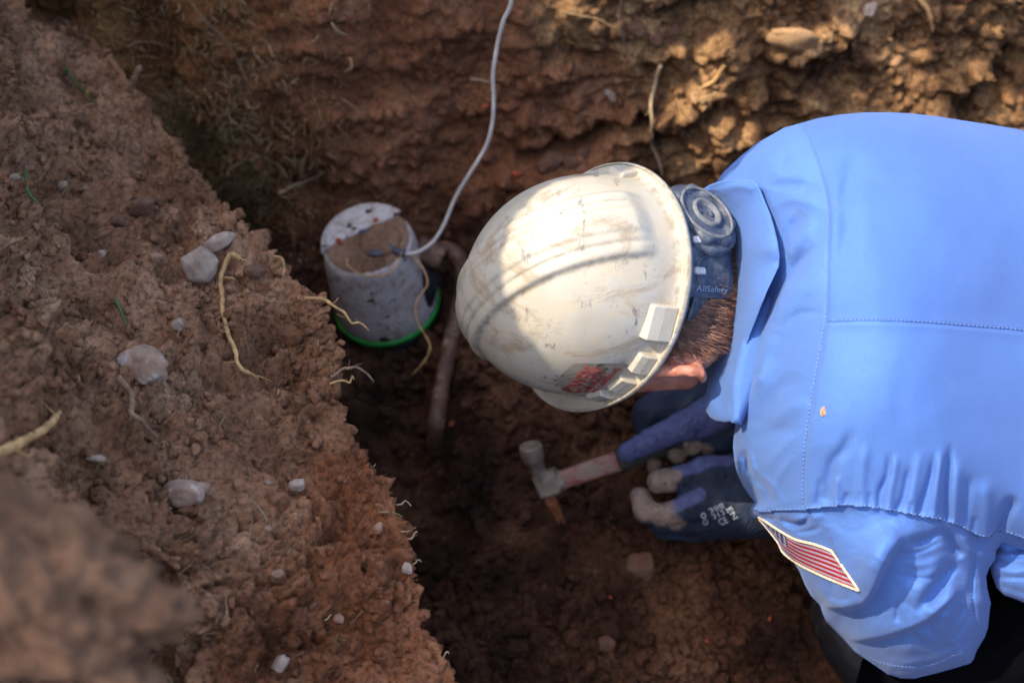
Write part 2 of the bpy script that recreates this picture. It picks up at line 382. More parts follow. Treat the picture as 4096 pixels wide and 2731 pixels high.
bz = tps([(e[0], e[1], e[2]) for e in E[1:-1:2]] + [(0, 60, 1.45), (300, 600, 1.33), (0, 700, 1.12), (600, 1000, 1.22), (0, 1400, .88), (500, 1300, 1.08), (900, 1250, 1.15), (300, 1800, .85), (800, 1700, 1.0), (1200, 1900, 1.02), (0, 2050, .70),
         (700, 2250, .87), (1200, 2400, .93), (-900, 600, .88), (-900, 1400, .62), (-900, 2200, .52), (0, 2900, .72), (-900, 3000, .55), (900, 2900, .86), (1500, 3000, .91), (-900, -300, 1.35), (350, 2560, .90), (100, 2640, .86)])
sc = np.linspace(0, 1, 250) ** 1.06
bx = Er[:, 0][:, None] - sc[None] * (Er[:, 0][:, None] + 900); by = np.broadcast_to(Er[:, 1][:, None], bx.shape)
BZ = bz(bx, by) * sstep(0, .06, sc)[None] + Er[:, 2][:, None] * (1 - sstep(0, .06, sc)[None])
top = wp(bx, by, BZ)
tt = np.array([.004, .008, .013, .02, .03, .045, .07, .1, .15, .22, .32, .45, .6, .8])[::-1]
edge = top[:, :1]
side = np.concatenate([edge + np.array([0, 0, -1]) * tt_ + np.array([-1, 0.25, 0]) * (.35 * tt_ * (tt_ < .2) + (.07 if tt_ >= .2 else 0)) for tt_ in tt], 1)
B = np.concatenate([side, top], 1); nside = len(tt)
NB = gnormals(B)
for _ in range(14): NB = (NB + np.roll(NB, 1, 0) + np.roll(NB, -1, 0)) / 3; NB[0] = NB[1]; NB[-1] = NB[-2]; NB[:, nside + 1:-1] = (NB[:, nside + 1:-1] + NB[:, nside:-2] + NB[:, nside + 2:]) / 3
NB /= np.linalg.norm(NB, axis=-1, keepdims=True)
if 1:
    NB *= np.sign((NB * (CO - B)).sum(-1, keepdims=True)) ; NB[:, :nside] = NB[:, nside:nside + 1] * .3 + np.array([.85, -.2, .3])
fade = np.r_[np.linspace(.3, 1, nside), np.ones(len(sc))][None]
wd, wi = worley(B * 34 + .4 * fbm(B * 25, 2, 5)[..., None], 21); wd2, _ = worley(B * 95, 22)
patch = sstep(-.25, .3, fbm(B * 6, 3, 90))
edgef = np.r_[np.full(nside, .12), .12 + .88 * sstep(0, .10, sc)][None]
d = (.034 * fbm(B * 5, 3, 31) + .020 * fbm(B * 16, 3, 32)) * edgef + (.25 + .9 * patch) * (.038 * np.clip(.6 - wd, 0, 1) * (.1 + wi) ** 2.5 + .0050 * np.clip(.7 - wd2, 0, 1)) + (.4 + patch) * .0078 * fbm(B * 62, 4, 33) + .0020 * fbm(B * 220, 2, 34)
strat = fbm(B @ rotm((0, 1, 0), .5).T * np.array([9, 9, 46]), 3, 45); d += .0060 * strat * (.4 + .6 * edgef)
d += -.0095 * (.35 + .65 * edgef) * sstep(.25, .8, fbm(B * 42, 3, 39, ridged=True) - .6) * (.3 + patch)
d += -.018 * edgef * sstep(.5, .95, fbm(B * np.array([7, 7, 12]), 3, 36, ridged=True) - .35)
# a step where the crest has broken away (redder face on the lower right)
bcx = np.concatenate([np.repeat(Er[:, :1], nside, 1), bx], 1); bcy = np.repeat(Er[:, 1:2], nside + len(sc), 1)
dd, sd_, al, _, _ = polydist(bcx, bcy, [(1560, 1960), (1370, 2000), (1240, 2180), (1200, 2420), (1060, 2600), (960, 2800)])
d += .016 * sstep(-28, 28, dd * sd_) * np.exp(-(dd / 420) ** 2) * sstep(1750, 2000, bcy)
d *= fade
BK = B + NB * d[..., None]; BKN = NB
bcol = np.zeros(BK.shape); bcol[..., 0] = np.clip(sstep(330, 0, dd) * sstep(1650, 1900, bcy) + (bcx > 1250) * sstep(1700, 2000, bcy), 0, 1)
bcol[..., 1] = sstep(1300, 300, bcy) * .8
m, t, b = mat('bank_soil_face')
at = N(t, 'ShaderNodeAttribute', attribute_name='Col'); sp = N(t, 'ShaderNodeSeparateColor'); t.links.new(at.outputs['Color'], sp.inputs[0])
n1 = noise(t, 11, 8, .65)
c = ramp(t, n1, [(.32, (.135, .058, .026)), (.5, (.365, .180, .095)), (.68, (.60, .340, .195))])
c = mixc(t, sp.outputs[0], c, ramp(t, n1, [(.32, (.150, .052, .021)), (.5, (.36, .140, .062)), (.68, (.52, .245, .125))]))
c = mixc(t, sp.outputs[1], c, ramp(t, n1, [(.32, (.120, .055, .026)), (.5, (.320, .165, .088)), (.68, (.54, .305, .175))]))
c = mixc(t, .75, c, ramp(t, noise(t, 170, 5, .7), [(.36, (.22, .19, .17)), (.5, (1, 1, 1)), (.66, (1.5, 1.42, 1.34))]), 'MULTIPLY')
fl = ramp(t, noise(t, 70, 2, .5), [(.72, (0, 0, 0)), (.76, (1, 1, 1))]); c = mixc(t, fl, c, (.42, .30, .23))
t.links.new(c, b.inputs['Base Color']); b.inputs['Roughness'].default_value = .93; b.inputs['Specular IOR Level'].default_value = .2
p = bump(t, b, noise(t, 190, 8, .75), .0055, 1.0); bump(t, b, noise(t, 800, 3, .6), .0008, .6, p)
M_bankf = m
struct(mesh('soil_bank', BK.reshape(-1, 3), gridfaces(*BK.shape[:2]), M_bankf, col=bcol.reshape(-1, 3), origin=(0, 0, 0)))

# blurred mound of loose soil closest to the lens
def mound():
    c0 = cp(20, 2320, .50); n1_, n2_ = 150, 220
    th = np.linspace(0, np.pi, n1_)[:, None]; ph = (np.arange(n2_) / n2_ * 2 * np.pi)[None]
    D = np.stack([np.sin(th) * np.cos(ph), np.sin(th) * np.sin(ph), np.cos(th) + 0 * ph], -1)
    r = np.array([.076, .034, .045]) * (1 + .30 * fbm(D * 1.7, 3, 5)[..., None])
    V = D * r; V = V @ rotm((0, 0, 1), math.radians(-20)).T
    V = V + D * (.009 * fbm(V * 45, 4, 6) + .008 * np.clip(.6 - worley(V * 90, 4)[0], 0, 1))[..., None]
    return mesh('soil_mound', c2w(V + c0).reshape(-1, 3), gridfaces(n1_, n2_, True), M_lumpm)
tag(mound(), 'blurred brown soil mound in the lower left corner, closest to the lens', 'soil mound')

# loose crumbs on the faces
def crumbs(name, Pg, Ng, wgt, count, smin_, smax_, mt, label, sink=.25, colg=None, pw=2.4):
    cg = colg.reshape(-1, 3)
    w_ = np.clip(wgt, 0, None).ravel(); idx = rng.choice(w_.size, count, p=w_ / w_.sum()); Pf, Nf = Pg.reshape(-1, 3), Ng.reshape(-1, 3); bag = Bag()
    for i in idx:
        s = smin_ + (smax_ - smin_) * rng.random() ** pw
        V, T = lump(ICO3 if s > .0075 else (ICO2 if s > .003 else ICO1), s, .55, 2.3, .6, .9)
        bag.add(V + Pf[i] + Nf[i] * s * (.5 - sink) + rng.normal(size=3) * .001, T=T, col=cg[i])
    return stuff(bag.build(name, mt, origin=(0, 0, 0)), label, 'crumbs')
area = np.linalg.norm(np.cross(np.gradient(PP, axis=0), np.gradient(PP, axis=1)), axis=-1)
vis = (PX > -60) & (PX < 4200) & (PY > -60) & (PY < 2800) & near
Nw = PITN * np.sign((PITN * (CO - PP)).sum(-1, keepdims=True))
crumbs('pit_soil_crumbs', PP, Nw, area * vis * (1 - .80 * wallness) * (.4 + 1.6 * sstep(-.1, .4, fbm(P * 4, 3, 101))), 9000, .0010, .0130, M_ground, 'dark loose soil crumbs over the pit floor and back wall', colg=col, pw=3.6)
fl_ = area * vis * (P[..., 2] < .22) * (PX > 1350) * (PY > 1000) * ~((PX > 3500) & (PY > 1200)) * (.25 + 2 * sstep(-.15, .35, fbm(P * 5, 3, 111)))
crumbs('pit_floor_clods', PP, Nw, fl_, 3800, .0022, .0165, M_ground, 'loose broken clods strewn over the pit floor around the hammer', colg=col, pw=2.1)
area = np.linalg.norm(np.cross(np.gradient(BK, axis=0), np.gradient(BK, axis=1)), axis=-1)
visb = (bcx > -60) & (bcy > -60) & (bcy < 2800) & (np.arange(BK.shape[1])[None] > nside - 3)
crumbs('bank_soil_crumbs', BK, NB, area * visb * (.15 + 1.7 * sstep(-.1, .35, fbm(B * 7, 3, 102))), 4200, .0006, .0100, M_bankf, 'lighter brown soil crumbs scattered over the near bank', colg=bcol, pw=4.2)
def on_bank(px, py, up=0.0):                   # nearest visible point of the bank to a photo pixel
    c_ = w2c(BK); qx = 2048 + c_[..., 0] / -c_[..., 2] * F; qy = 1365.5 - c_[..., 1] / -c_[..., 2] * F
    dd_ = (qx - px) ** 2 + (qy - py) ** 2; dd_[:, :nside] = 1e18; dd_ = np.where(dd_ < max(200, dd_.min() + 1), -c_[..., 2], 1e18); i = np.unravel_index(np.argmin(dd_), dd_.shape); return BK[i] + (CO - BK[i]) / np.linalg.norm(CO - BK[i]) * up
_c = w2c(PP); _qx = 2048 + _c[..., 0] / -_c[..., 2] * F; _qy = 1365.5 - _c[..., 1] / -_c[..., 2] * F; _ok = near & (P[..., 2] < .84)
def on_pit(px, py, up=0.0):
    dd_ = np.where(_ok, (_qx - px) ** 2 + (_qy - py) ** 2, 1e18); i = np.unravel_index(np.argmin(dd_), dd_.shape); return PP[i] + (CO - PP[i]) / np.linalg.norm(CO - PP[i]) * up
# ================================================================== the worker
def inflate(outline, zf, R, T, step=8, back=.6, bx=None, soft=1.0):
    """Rounded solid whose outline was read off the photograph; zf is the real distance of its middle sheet."""
    O = np.asarray(outline, float); x0, y0 = O.min(0) - step * 2; x1, y1 = O.max(0) + step * 2
    gx, gy = np.meshgrid(np.arange(x0, x1 + step, step), np.arange(y0, y1 + step, step), indexing='ij')
    ins = inside(gx, gy, O); cell = ins[:-1, :-1] | ins[1:, :-1] | ins[1:, 1:] | ins[:-1, 1:]
    use = np.zeros(gx.shape, bool)
    for a_, b_ in ((0, 0), (1, 0), (1, 1), (0, 1)): use[a_:use.shape[0] - 1 + a_, b_:use.shape[1] - 1 + b_] |= cell
    ii = np.argwhere(use); X_, Y_ = gx[use], gy[use]
    d, _, _, nx_, ny_ = polydist(X_, Y_, O, True); o = ~ins[use]
    X_ = np.where(o, nx_, X_); Y_ = np.where(o, ny_, Y_); d = np.where(o, 0, d)
    idx = -np.ones(gx.shape, int); idx[use] = np.arange(len(X_))
    ci, cj = np.nonzero(cell); Fq = np.stack([idx[ci, cj], idx[ci, cj + 1], idx[ci + 1, cj + 1], idx[ci + 1, cj]], 1)
    t = np.clip(d / R, 0, 1); h = T * np.sqrt(np.clip(1 - (1 - t) ** 2, 0, 1)) ** soft
    return X_, Y_, d, h, Fq, o
class Sculpt:
    def __init__(s, X_, Y_): s.X, s.Y, s.h = X_, Y_, np.zeros(X_.shape)
    def fold(s, L, w, h, taper=True, pw=2):    # + ridge, - valley
        L = crom(L, 6) if len(L) > 2 else np.array(L, float); d, _, al, _, _ = polydist(s.X, s.Y, L)
        tp = np.clip(np.minimum(al, 1 - al) * 3.2, 0, 1) ** .7 if taper is True else (sstep(0, .35, al) if taper == 'in' else (sstep(1, .6, al) if taper == 'out' else 1))
        s.h += h * tp * np.exp(-(d / w) ** pw); return s
    def step(s, L, w, h, reach, taper=True):   # the side on the right of the drawn direction (image y down) is raised near the line
        L = crom(L, 6) if len(L) > 2 else np.array(L, float); d, sd, al, _, _ = polydist(s.X, s.Y, L)
        tp = np.clip(np.minimum(al, 1 - al) * 4, 0, 1) if taper else 1
        s.h += h * tp * sstep(-w, w, d * sd) * np.exp(-(d / reach) ** 2); return s
def solid(name, X_, Y_, zc, h, rel, Fq, edge, mt, parent, back=.6, sel=None, **kw):
    F_, B_ = c2w(cp(X_, Y_, zc - h - rel)), c2w(cp(X_, Y_, zc + h * back))
    V = np.vstack([F_, B_]); n = len(X_); Q = np.vstack([Fq, Fq[:, ::-1] + n]) if sel is None else Fq
    # join both sheets along the outline
    return mesh(name, V, Q, mt, parent, **kw)

SHIRT_C = (.078, .170, .45)
def fabric(name, c, waffle=1.0, twill=0.0):
    m, t, b = mat(name); c = np.array(c)
    cc = ramp(t, noise(t, 9, 4, .6), [(.3, tuple(c * .93)), (.7, tuple(np.minimum(c * 1.07, 1)))])
    cc = mixc(t, .7, cc, ramp(t, noise(t, 900, 2, .6), [(.3, (.86, .87, .9)), (.7, (1.12, 1.1, 1.06))]), 'MULTIPLY')
    st = ramp(t, noise(t, 14, 5, .7), [(.62, (0, 0, 0)), (.78, (.08, .08, .08))]); cc = mixc(t, st, cc, (.42, .33, .25))
    t.links.new(cc, b.inputs['Base Color']); b.inputs['Roughness'].default_value = .92; b.inputs['Specular IOR Level'].default_value = .10
    b.inputs['Sheen Weight'].default_value = .10; b.inputs['Sheen Roughness'].default_value = .5
    tc = t.nodes.new('ShaderNodeTexCoord'); mp = t.nodes.new('ShaderNodeMapping'); mp.inputs['Rotation'].default_value = (math.radians(-35), 0, math.radians(3) if not twill else math.radians(35)); t.links.new(tc.outputs['Object'], mp.inputs[0])
    w1 = N(t, 'ShaderNodeTexWave', bands_direction='Y', i_Scale=170.0 if not twill else 220.0, i_Distortion=.4, i_Detail=1.0); t.links.new(mp.outputs[0], w1.inputs['Vector'])
    p = bump(t, b, w1.outputs[0], .0003, .22); bump(t, b, noise(t, 500, 4, .7), .0005, .35, p)
    return m
M_shirt = fabric('shirt_fabric', SHIRT_C); M_yoke = fabric('shirt_back_fabric', (.068, .150, .41), twill=1)
M_sleeve = fabric('shirt_sleeve_fabric', (.073, .160, .43))
M_stitch = plain('stitch_thread', (.15, .25, .50), .8, var=.1, bmp=0)
M_skin, t, b = mat('skin'); cc = ramp(t, noise(t, 90, 5, .6), [(.3, (.30, .095, .055)), (.5, (.43, .165, .105)), (.7, (.52, .23, .16))]); t.links.new(cc, b.inputs['Base Color'])
b.inputs['Roughness'].default_value = .5; b.inputs['Subsurface Weight'].default_value = .15; b.inputs['Subsurface Radius'].default_value = (.01, .004, .002); b.inputs['Subsurface Scale'].default_value = .4; bump(t, b, noise(t, 500, 4, .6), .0006, .5)

# ---- hat frame (camera axes)
def unit(v): v = np.asarray(v, float); return v / np.linalg.norm(v)
HC = cp(2391, 1143, 1.163)
_az, _el, PHI = .0272, .6033, .4864
HU = unit((-math.cos(_el) * math.cos(_az), math.cos(_el) * math.sin(_az), math.sin(_el))); B0 = unit(np.array([0, 0, 1.]) - HU * HU[2]); A0 = np.cross(HU, B0)
HB = math.cos(PHI) * B0 + math.sin(PHI) * A0; HL = np.cross(HB, HU)
# ---- body: one continuous skin surface
ea = unit(HB * .2 - HU + HL * .0)
SHL, SHR = cp(3330, 1880, 1.17), cp(3260, 800, 1.22)
def body_sdf(P):
    head = sd_ell(P, HC - HU * .012 + HB * .004, np.stack([HB, HL, HU]), (.100, .078, .118))
    jaw = sd_ell(P, HC - HU * .075 - HB * .035, np.stack([HB, HL, HU]), (.062, .058, .062))
    s = smin(head, jaw, .03)
    nk = cp(3000, 1180, 1.215); s = smin(s, sd_cone(P, HC - HU * .055 + HB * .004, nk, .064, .056), .02)
    nose = sd_cone(P, HC - HU * .05 - HB * .098, HC - HU * .082 - HB * .118, .008, .014); s = smin(s, nose, .01)
    torso = sd_cone(P, cp(3330, 1300, 1.16), cp(4400, 1300, 1.28), .09, .10); s = smin(s, torso, .05)
    s = smin(s, sd_cone(P, nk, SHL, .05, .05), .04); s = smin(s, sd_cone(P, nk, SHR, .05, .05), .04)
    for A_, E_, W_ in ((SHL, cp(3620, 2380, 1.31), cp(3060, 2000, 1.43)), (SHR, cp(3350, 1150, 1.46), cp(2860, 1640, 1.46))):
        s = smin(s, smin(sd_cone(P, A_, E_, .048, .038), sd_cone(P, E_, W_, .038, .026), .015), .02)
    s = smin(s, sd_cone(P, cp(2700, 960, 1.150), cp(2735, 1330, 1.142), .046, .042), .02)
    # the ear, seen from behind and above
    rim = [cp(2560, 1500, 1.118), cp(2640, 1484, 1.108), cp(2710, 1482, 1.102), cp(2768, 1484, 1.100), cp(2802, 1494, 1.104), cp(2811, 1514, 1.110)]
    e = sd_cone(P, rim[0], rim[1], .0062, .0062)
    for k_, (a_, b__) in enumerate(zip(rim[1:-1], rim[2:])): e = smin(e, sd_cone(P, a_, b__, .0060 - .0003 * k_, .0058 - .0004 * k_), .003)
    e = smin(e, sd_cone(P, cp(2640, 1452, 1.130), cp(2752, 1446, 1.124), .0085, .0062), .009)
    e = smin(e, sd_cone(P, cp(2600, 1476, 1.124), cp(2780, 1470, 1.114), .0100, .0066), .010)
    s = smin(s, e, .009)
    return smin(s, sd_cone(P, cp(2540, 1490, 1.19), cp(2745, 1500, 1.19), .0210, .0150), .012)
V, Q = sdf_mesh(body_sdf, (.03, -.34, -1.55), (.62, .20, -.90), .0030)
PERSON = mesh('person', c2w(V), Q, M_skin)
tag(PERSON, 'person in light blue work shirt, head down, working with a hammer in the pit', 'person')
# finer ear skin belongs to the same body: smooth the joint
md = PERSON.modifiers.new('soft', 'SUBSURF'); md.levels = md.render_levels = 1

# ---- shirt: torso and left sleeve share one sculpted surface, cut along the armhole seam
TOPL = [(2868, 725), (2896, 687), (2963, 625), (3030, 572), (3136, 512), (3193, 496), (3270, 474), (3365, 458), (3461, 450), (3560, 450), (3652, 455), (3750, 466), (3843, 481), (3970, 500), (4096, 521), (4350, 560), (4800, 640), (5250, 760), (5480, 1000), (5520, 1350)]
LEFTB = [(3960, 2430), (3952, 2509), (3939, 2547), (3907, 2600), (3894, 2637), (3880, 2652), (3827, 2668), (3748, 2690), (3658, 2712), (3605, 2711), (3552, 2695), (3483, 2647), (3419, 2605), (3377, 2557), (3340, 2520), (3303, 2483), (3290, 2451), (3280, 2418), (3244, 2382), (3218, 2335), (3197, 2282), (3172, 2243), (3128, 2202), (3110, 2168), (3070, 2117), (3034, 2073), (3012, 2069), (2998, 2048), (3003, 2028), (3020, 2009), (2996, 1978), (2972, 1942), (2952, 1900), (2938, 1850), (2932, 1787), (2936, 1729), (2944, 1680), (2935, 1600), (2930, 1480), (2940, 1300), (2960, 1100), (2950, 900), (2905, 800)]
OUT = TOPL + [(5480, 1700), (5250, 2000), (4850, 2180), (4500, 2260), (4250, 2250), (4096, 2200), (4010, 2170), (3985, 2200), (3981, 2238), (3958, 2268), (3945, 2305), (3949, 2350), (3964, 2412)] + LEFTB
X_, Y_, D_, H_, FQ, EDG = inflate(OUT, None, 430, .115, 7)
d2 = polydist(X_, Y_, [(4010, 2165), (3985, 2200), (3958, 2268), (3945, 2305), (3964, 2412), (3952, 2509), (3894, 2637), (3827, 2668), (3658, 2712), (3552, 2695), (3377, 2557), (3290, 2451), (3128, 2202), (3034, 2073)])[0]
dl = polydist(X_, Y_, [(3000, 2040), (2952, 1900), (2932, 1787), (2948, 1680), (2985, 1480), (2990, 1300), (2985, 1100), (2950, 900)])[0]
# gentler rounding where cloth simply ends or dives under the collar
H_ = .115 * np.sqrt(np.clip(1 - (1 - np.clip(D_ / 430, 0, 1)) ** 2, 0, 1))
SZ = tps([(3000, 800, 1.19), (3300, 600, 1.12), (3700, 600, 1.125), (4096, 700, 1.175), (3000, 1250, 1.165), (3400, 1200, 1.045), (3800, 1200, 1.068), (4200, 1200, 1.150), (3000, 1700, 1.15), (3300, 1700, 1.06), (3800, 1750, 1.068), (4200, 1800, 1.145),
          (3050, 2000, 1.15), (3400, 2050, 1.095), (3800, 2080, 1.10), (4200, 2200, 1.13), (3300, 2300, 1.13), (3600, 2350, 1.14), (3850, 2350, 1.15), (3600, 2680, 1.22), (3350, 2500, 1.19), (3850, 2600, 1.20), (5200, 1300, 1.24), (5200, 850, 1.26), (5200, 1900, 1.27), (4600, 1300, 1.19)])
ZC = SZ(X_, Y_)
SEAM = crom([(2960, 2060), (3000, 2046), (3030, 2046), (3085, 2046), (3150, 2044), (3218, 2040), (3300, 2030), (3393, 2024), (3509, 2035), (3642, 2059), (3801, 2091), (3907, 2141), (3955, 2148), (3992, 2126), (4096, 2156), (4500, 2300), (5600, 2500)], 6)
YS = np.interp(X_, SEAM[:, 0], SEAM[:, 1]); low = Y_ > YS
YOKE = [(3193, 485), (3198, 500), (3231, 553), (3270, 649), (3303, 763), (3317, 859), (3314, 974), (3311, 1117), (3309, 1242), (3303, 1318), (3284, 1423), (3260, 1548), (3241, 1672), (3227, 1787), (3221, 1892), (3218, 2038)]
HS = [(3309, 1290), (3461, 1285), (3652, 1290), (3843, 1304), (4096, 1326), (4500, 1370), (5450, 1460)]
S = Sculpt(X_, Y_)
up_ = (~low) * 1.0
S.step(YOKE[::-1], 5, .0022, 60, False).fold(YOKE, 7, -.0014, False)
S.fold(HS, 6, -.0012, False); S.h += .0010 * np.exp(-(polydist(X_, Y_, HS)[0] / 26) ** 2)
for L_, w_, h_ in (([(3440, 600), (3390, 740), (3352, 850)], 46, -.0036), ([(3410, 820), (3385, 960), (3345, 1090)], 48, -.0040), ([(3450, 700), (3420, 900), (3400, 1060)], 80, .003), ([(3340, 640), (3345, 800), (3338, 1050)], 30, .0025),
                   ([(3215, 850), (3150, 950), (3120, 1020)], 26, -.006), ([(3260, 880), (3205, 950), (3160, 1030)], 24, .0045), ([(3240, 1000), (3190, 1075), (3150, 1150)], 20, -.003), ([(3290, 1080), (3180, 1190), (3095, 1330)], 40, .006),
                   ([(3050, 640), (3120, 700), (3250, 700)], 40, .004), ([(3060, 760), (3160, 740), (3280, 760)], 26, -.0028), ([(3080, 830), (3170, 800), (3290, 830)], 22, .0022), ([(3000, 680), (3090, 600), (3180, 590)], 40, .003),
                   ([(3290, 1250), (3200, 1255), (3140, 1300)], 16, -.0022), ([(3200, 1500), (3100, 1570), (3060, 1660)], 26, -.003), ([(3080, 1700), (3150, 1640), (3230, 1600)], 34, .0035), ([(3010, 1760), (3120, 1720), (3200, 1740)], 26, -.0022),
                   ([(3050, 1880), (3120, 1800), (3200, 1720)], 18, .0022), ([(3080, 2010), (3120, 1900), (3180, 1820)], 14, .0020), ([(3010, 1905), (3060, 1950), (3085, 2015)], 11, -.0035), ([(3040, 1890), (3090, 1940), (3130, 2020)], 12, .0022),
                   ([(2972, 1800), (2978, 1845), (2990, 1900)], 13, -.010), ([(3000, 1800), (3010, 1860), (3030, 1900)], 12, .004), ([(2960, 1930), (3000, 1960), (3030, 2010)], 9, -.004)):
    S.fold(L_, w_, h_)
S.step([(3270, 985), (3174, 1089), (3097, 1213), (3040, 1337), (3018, 1410)], 11, -.0120, 55)
S.step([(3075, 1420), (3030, 1500), (2985, 1590), (2955, 1700), (2938, 1800)][::-1], 12, .010, 60)
S.fold([(3112, 1300), (3045, 1440), (3000, 1540)], 30, .006)
for L_, w_, h_ in (([(3420, 1700), (3376, 1797), (3331, 1853), (3305, 1986)], 24, -.0050), ([(3395, 1960), (3376, 2030)], 12, -.004), ([(3560, 1800), (3555, 1894), (3524, 1965), (3519, 2030)], 15, -.0052), ([(3640, 1850), (3616, 1981), (3591, 2040)], 14, -.0045),
                   ([(3740, 1800), (3723, 1904), (3678, 2052)], 15, -.0055), ([(3805, 1760), (3795, 1848), (3785, 1955), (3788, 2075)], 15, -.0085), ([(3885, 1880), (3868, 1990), (3851, 2085)], 20, -.0045), ([(4062, 1975), (4020, 2057), (3992, 2128)], 22, -.013),
                   ([(3470, 1750), (3450, 1880), (3440, 2020)], 22, .0035), ([(3590, 1800), (3570, 1900), (3555, 2025)], 18, .0040), ([(3690, 1780), (3665, 1900), (3640, 2050)], 20, .0030), ([(3765, 1780), (3750, 1920), (3735, 2060)], 15, .0048), ([(3840, 1820), (3825, 1950), (3820, 2080)], 20, .0045),
                   ([(3350, 1890), (3345, 2010)], 12, .003), ([(3285, 1900), (3270, 2020)], 14, -.003), ([(3440, 1960), (3430, 2020)], 8, -.002), ([(3480, 1960), (3478, 2025)], 8, -.0025), ([(3645, 2000), (3640, 2052)], 9, -.0025), ([(3900, 2060), (3890, 2125)], 12, -.003), ([(3945, 1900), (3950, 2130)], 30, .006)):
    h0 = S.h.copy(); S.fold(L_, w_, h_, 'in'); S.h = h0 + .8 * (S.h - h0) * np.where(low, np.exp(-((Y_ - YS) / 12) ** 2), 1)
S.h += .0016 * fbm(np.stack([X_ / 300, Y_ / 420, X_ * 0], -1), 3, 9) * up_
wr = sstep(.55, 1.0, fbm(np.stack([(X_ + Y_ * .35) / 150, (Y_ - X_ * .2) / 520, X_ * 0], -1), 3, 55, ridged=True) - .45) * sstep(-.1, .35, fbm(np.stack([X_ / 420, Y_ / 420, X_ * 0], -1), 2, 66)); S.h += .0011 * wr * up_ * sstep(3500, 3200, X_)
# sleeve
up0 = S.h.copy(); S.h[:] = 0
S.h += .0035 * fbm(np.stack([X_ / 230, Y_ / 230, X_ * 0], -1), 3, 19) + .0012 * fbm(np.stack([X_ / 90, Y_ / 60, X_ * 0], -1), 2, 29)
S.step([(3620, 2135), (3585, 2190), (3545, 2260), (3510, 2340), (3470, 2405), (3400, 2436), (3320, 2432), (3255, 2395)], 14, .024, 150)
S.fold([(3700, 2110), (3560, 2160), (3480, 2290), (3440, 2380)], 60, .010)
S.step([(3845, 2360), (3733, 2468), (3657, 2508), (3543, 2548), (3429, 2565), (3350, 2540)], 12, .018, 110)
for L_, w_, h_ in (([(3790, 2110), (3720, 2150), (3640, 2180)], 20, -.006), ([(3775, 2120), (3810, 2180), (3845, 2230)], 22, -.010), ([(3850, 2110), (3870, 2180), (3900, 2240)], 18, .005), ([(3606, 2212), (3688, 2203), (3775, 2156)], 7, -.0025), ([(3586, 2297), (3708, 2314), (3785, 2277)], 8, -.0022),
                   ([(3600, 2250), (3700, 2256), (3790, 2215)], 14, .002), ([(3840, 2240), (3780, 2300), (3739, 2370), (3660, 2450)], 24, -.010), ([(3770, 2240), (3700, 2330), (3640, 2420)], 40, .006), ([(3830, 2320), (3800, 2420), (3755, 2530)], 34, .009), ([(3580, 2400), (3590, 2440), (3585, 2490)], 10, -.003),
                   ([(3880, 2300), (3860, 2420), (3800, 2520)], 14, -.003), ([(3885, 2450), (3830, 2530), (3780, 2580)], 12, -.0025), ([(3290, 2370), (3360, 2400), (3410, 2380)], 12, -.004), ([(3260, 2340), (3330, 2400), (3390, 2415)], 20, .005), ([(3120, 2075), (3190, 2100), (3250, 2062)], 12, -.010), ([(3160, 2066), (3220, 2078), (3300, 2060)], 16, .004),
                   ([(3290, 2105), (3230, 2125), (3180, 2128)], 9, -.005), ([(3050, 2070), (3110, 2082)], 9, -.008), ([(3900, 2190), (3890, 2300), (3890, 2400), (3915, 2510)], 6, -.002), ([(3870, 2250), (3875, 2450)], 24, .003), ([(3930, 2200), (3925, 2400), (3930, 2500)], 26, .006),
                   ([(3440, 2610), (3560, 2660), (3700, 2640)], 16, .003), ([(3480, 2560), (3600, 2590), (3720, 2570)], 30, .004), ([(3700, 2560), (3790, 2590), (3860, 2560)], 14, -.003), ([(3640, 2500), (3700, 2540), (3760, 2590)], 18, .004)):
    S.fold(L_, w_, h_)
CUFF = [(3400, 2575), (3430, 2594), (3509, 2637), (3615, 2660), (3721, 2653), (3827, 2605), (3885, 2560)]; SSEAM = [(3907, 2144), (3902, 2218), (3891, 2297), (3888, 2377), (3896, 2456), (3912, 2504), (3939, 2531)]
S.fold(CUFF, 6, -.0020, False); S.fold(SSEAM, 6, -.0022, False)
slv = S.h.copy()
hem = .0035 * (1 - low) ; REL = np.where(low, slv - .0035, up0 + .0015 * np.exp(-((YS - Y_) / 16) ** 2))
REL = REL * 1.6 * sstep(0, 30, D_)
SH_FRONT = ZC - H_ - REL
def surf_Z(px, py, k=1):                       # distance of the shirt surface under a photo pixel
    px, py = np.atleast_1d(px).astype(float), np.atleast_1d(py).astype(float); out = []
    for a_, b__ in zip(px, py):
        dd_ = (X_ - a_) ** 2 + (Y_ - b__) ** 2; j = np.argpartition(dd_, 6)[:6]; wt = 1 / (dd_[j] + 4); out.append((SH_FRONT[j] * wt).sum() / wt.sum())
    return np.array(out)
def cut(name, sel, mt, parent, base):
    f = FQ[sel]; used = np.unique(f); re = -np.ones(len(X_), int); re[used] = np.arange(len(used))
    Fv = c2w(cp(X_[used], Y_[used], SH_FRONT[used])); Bv = c2w(cp(X_[used], Y_[used], ZC[used] + H_[used] * .5)); f = re[f]; n = len(used)
    e = np.sort(np.vstack([f[:, [0, 1]], f[:, [1, 2]], f[:, [2, 3]], f[:, [3, 0]]]), 1); de = np.vstack([f[:, [0, 1]], f[:, [1, 2]], f[:, [2, 3]], f[:, [3, 0]]])
    u, inv, cnt = np.unique(e, axis=0, return_inverse=True, return_counts=True); bd = de[cnt[inv.ravel()] == 1]
    rim = np.stack([bd[:, 0], bd[:, 0] + n, bd[:, 1] + n, bd[:, 1]], 1)
    return mesh(name, np.vstack([Fv, Bv]), np.vstack([f, f[:, ::-1] + n, rim[:, ::-1]]), mt, parent, col=None)
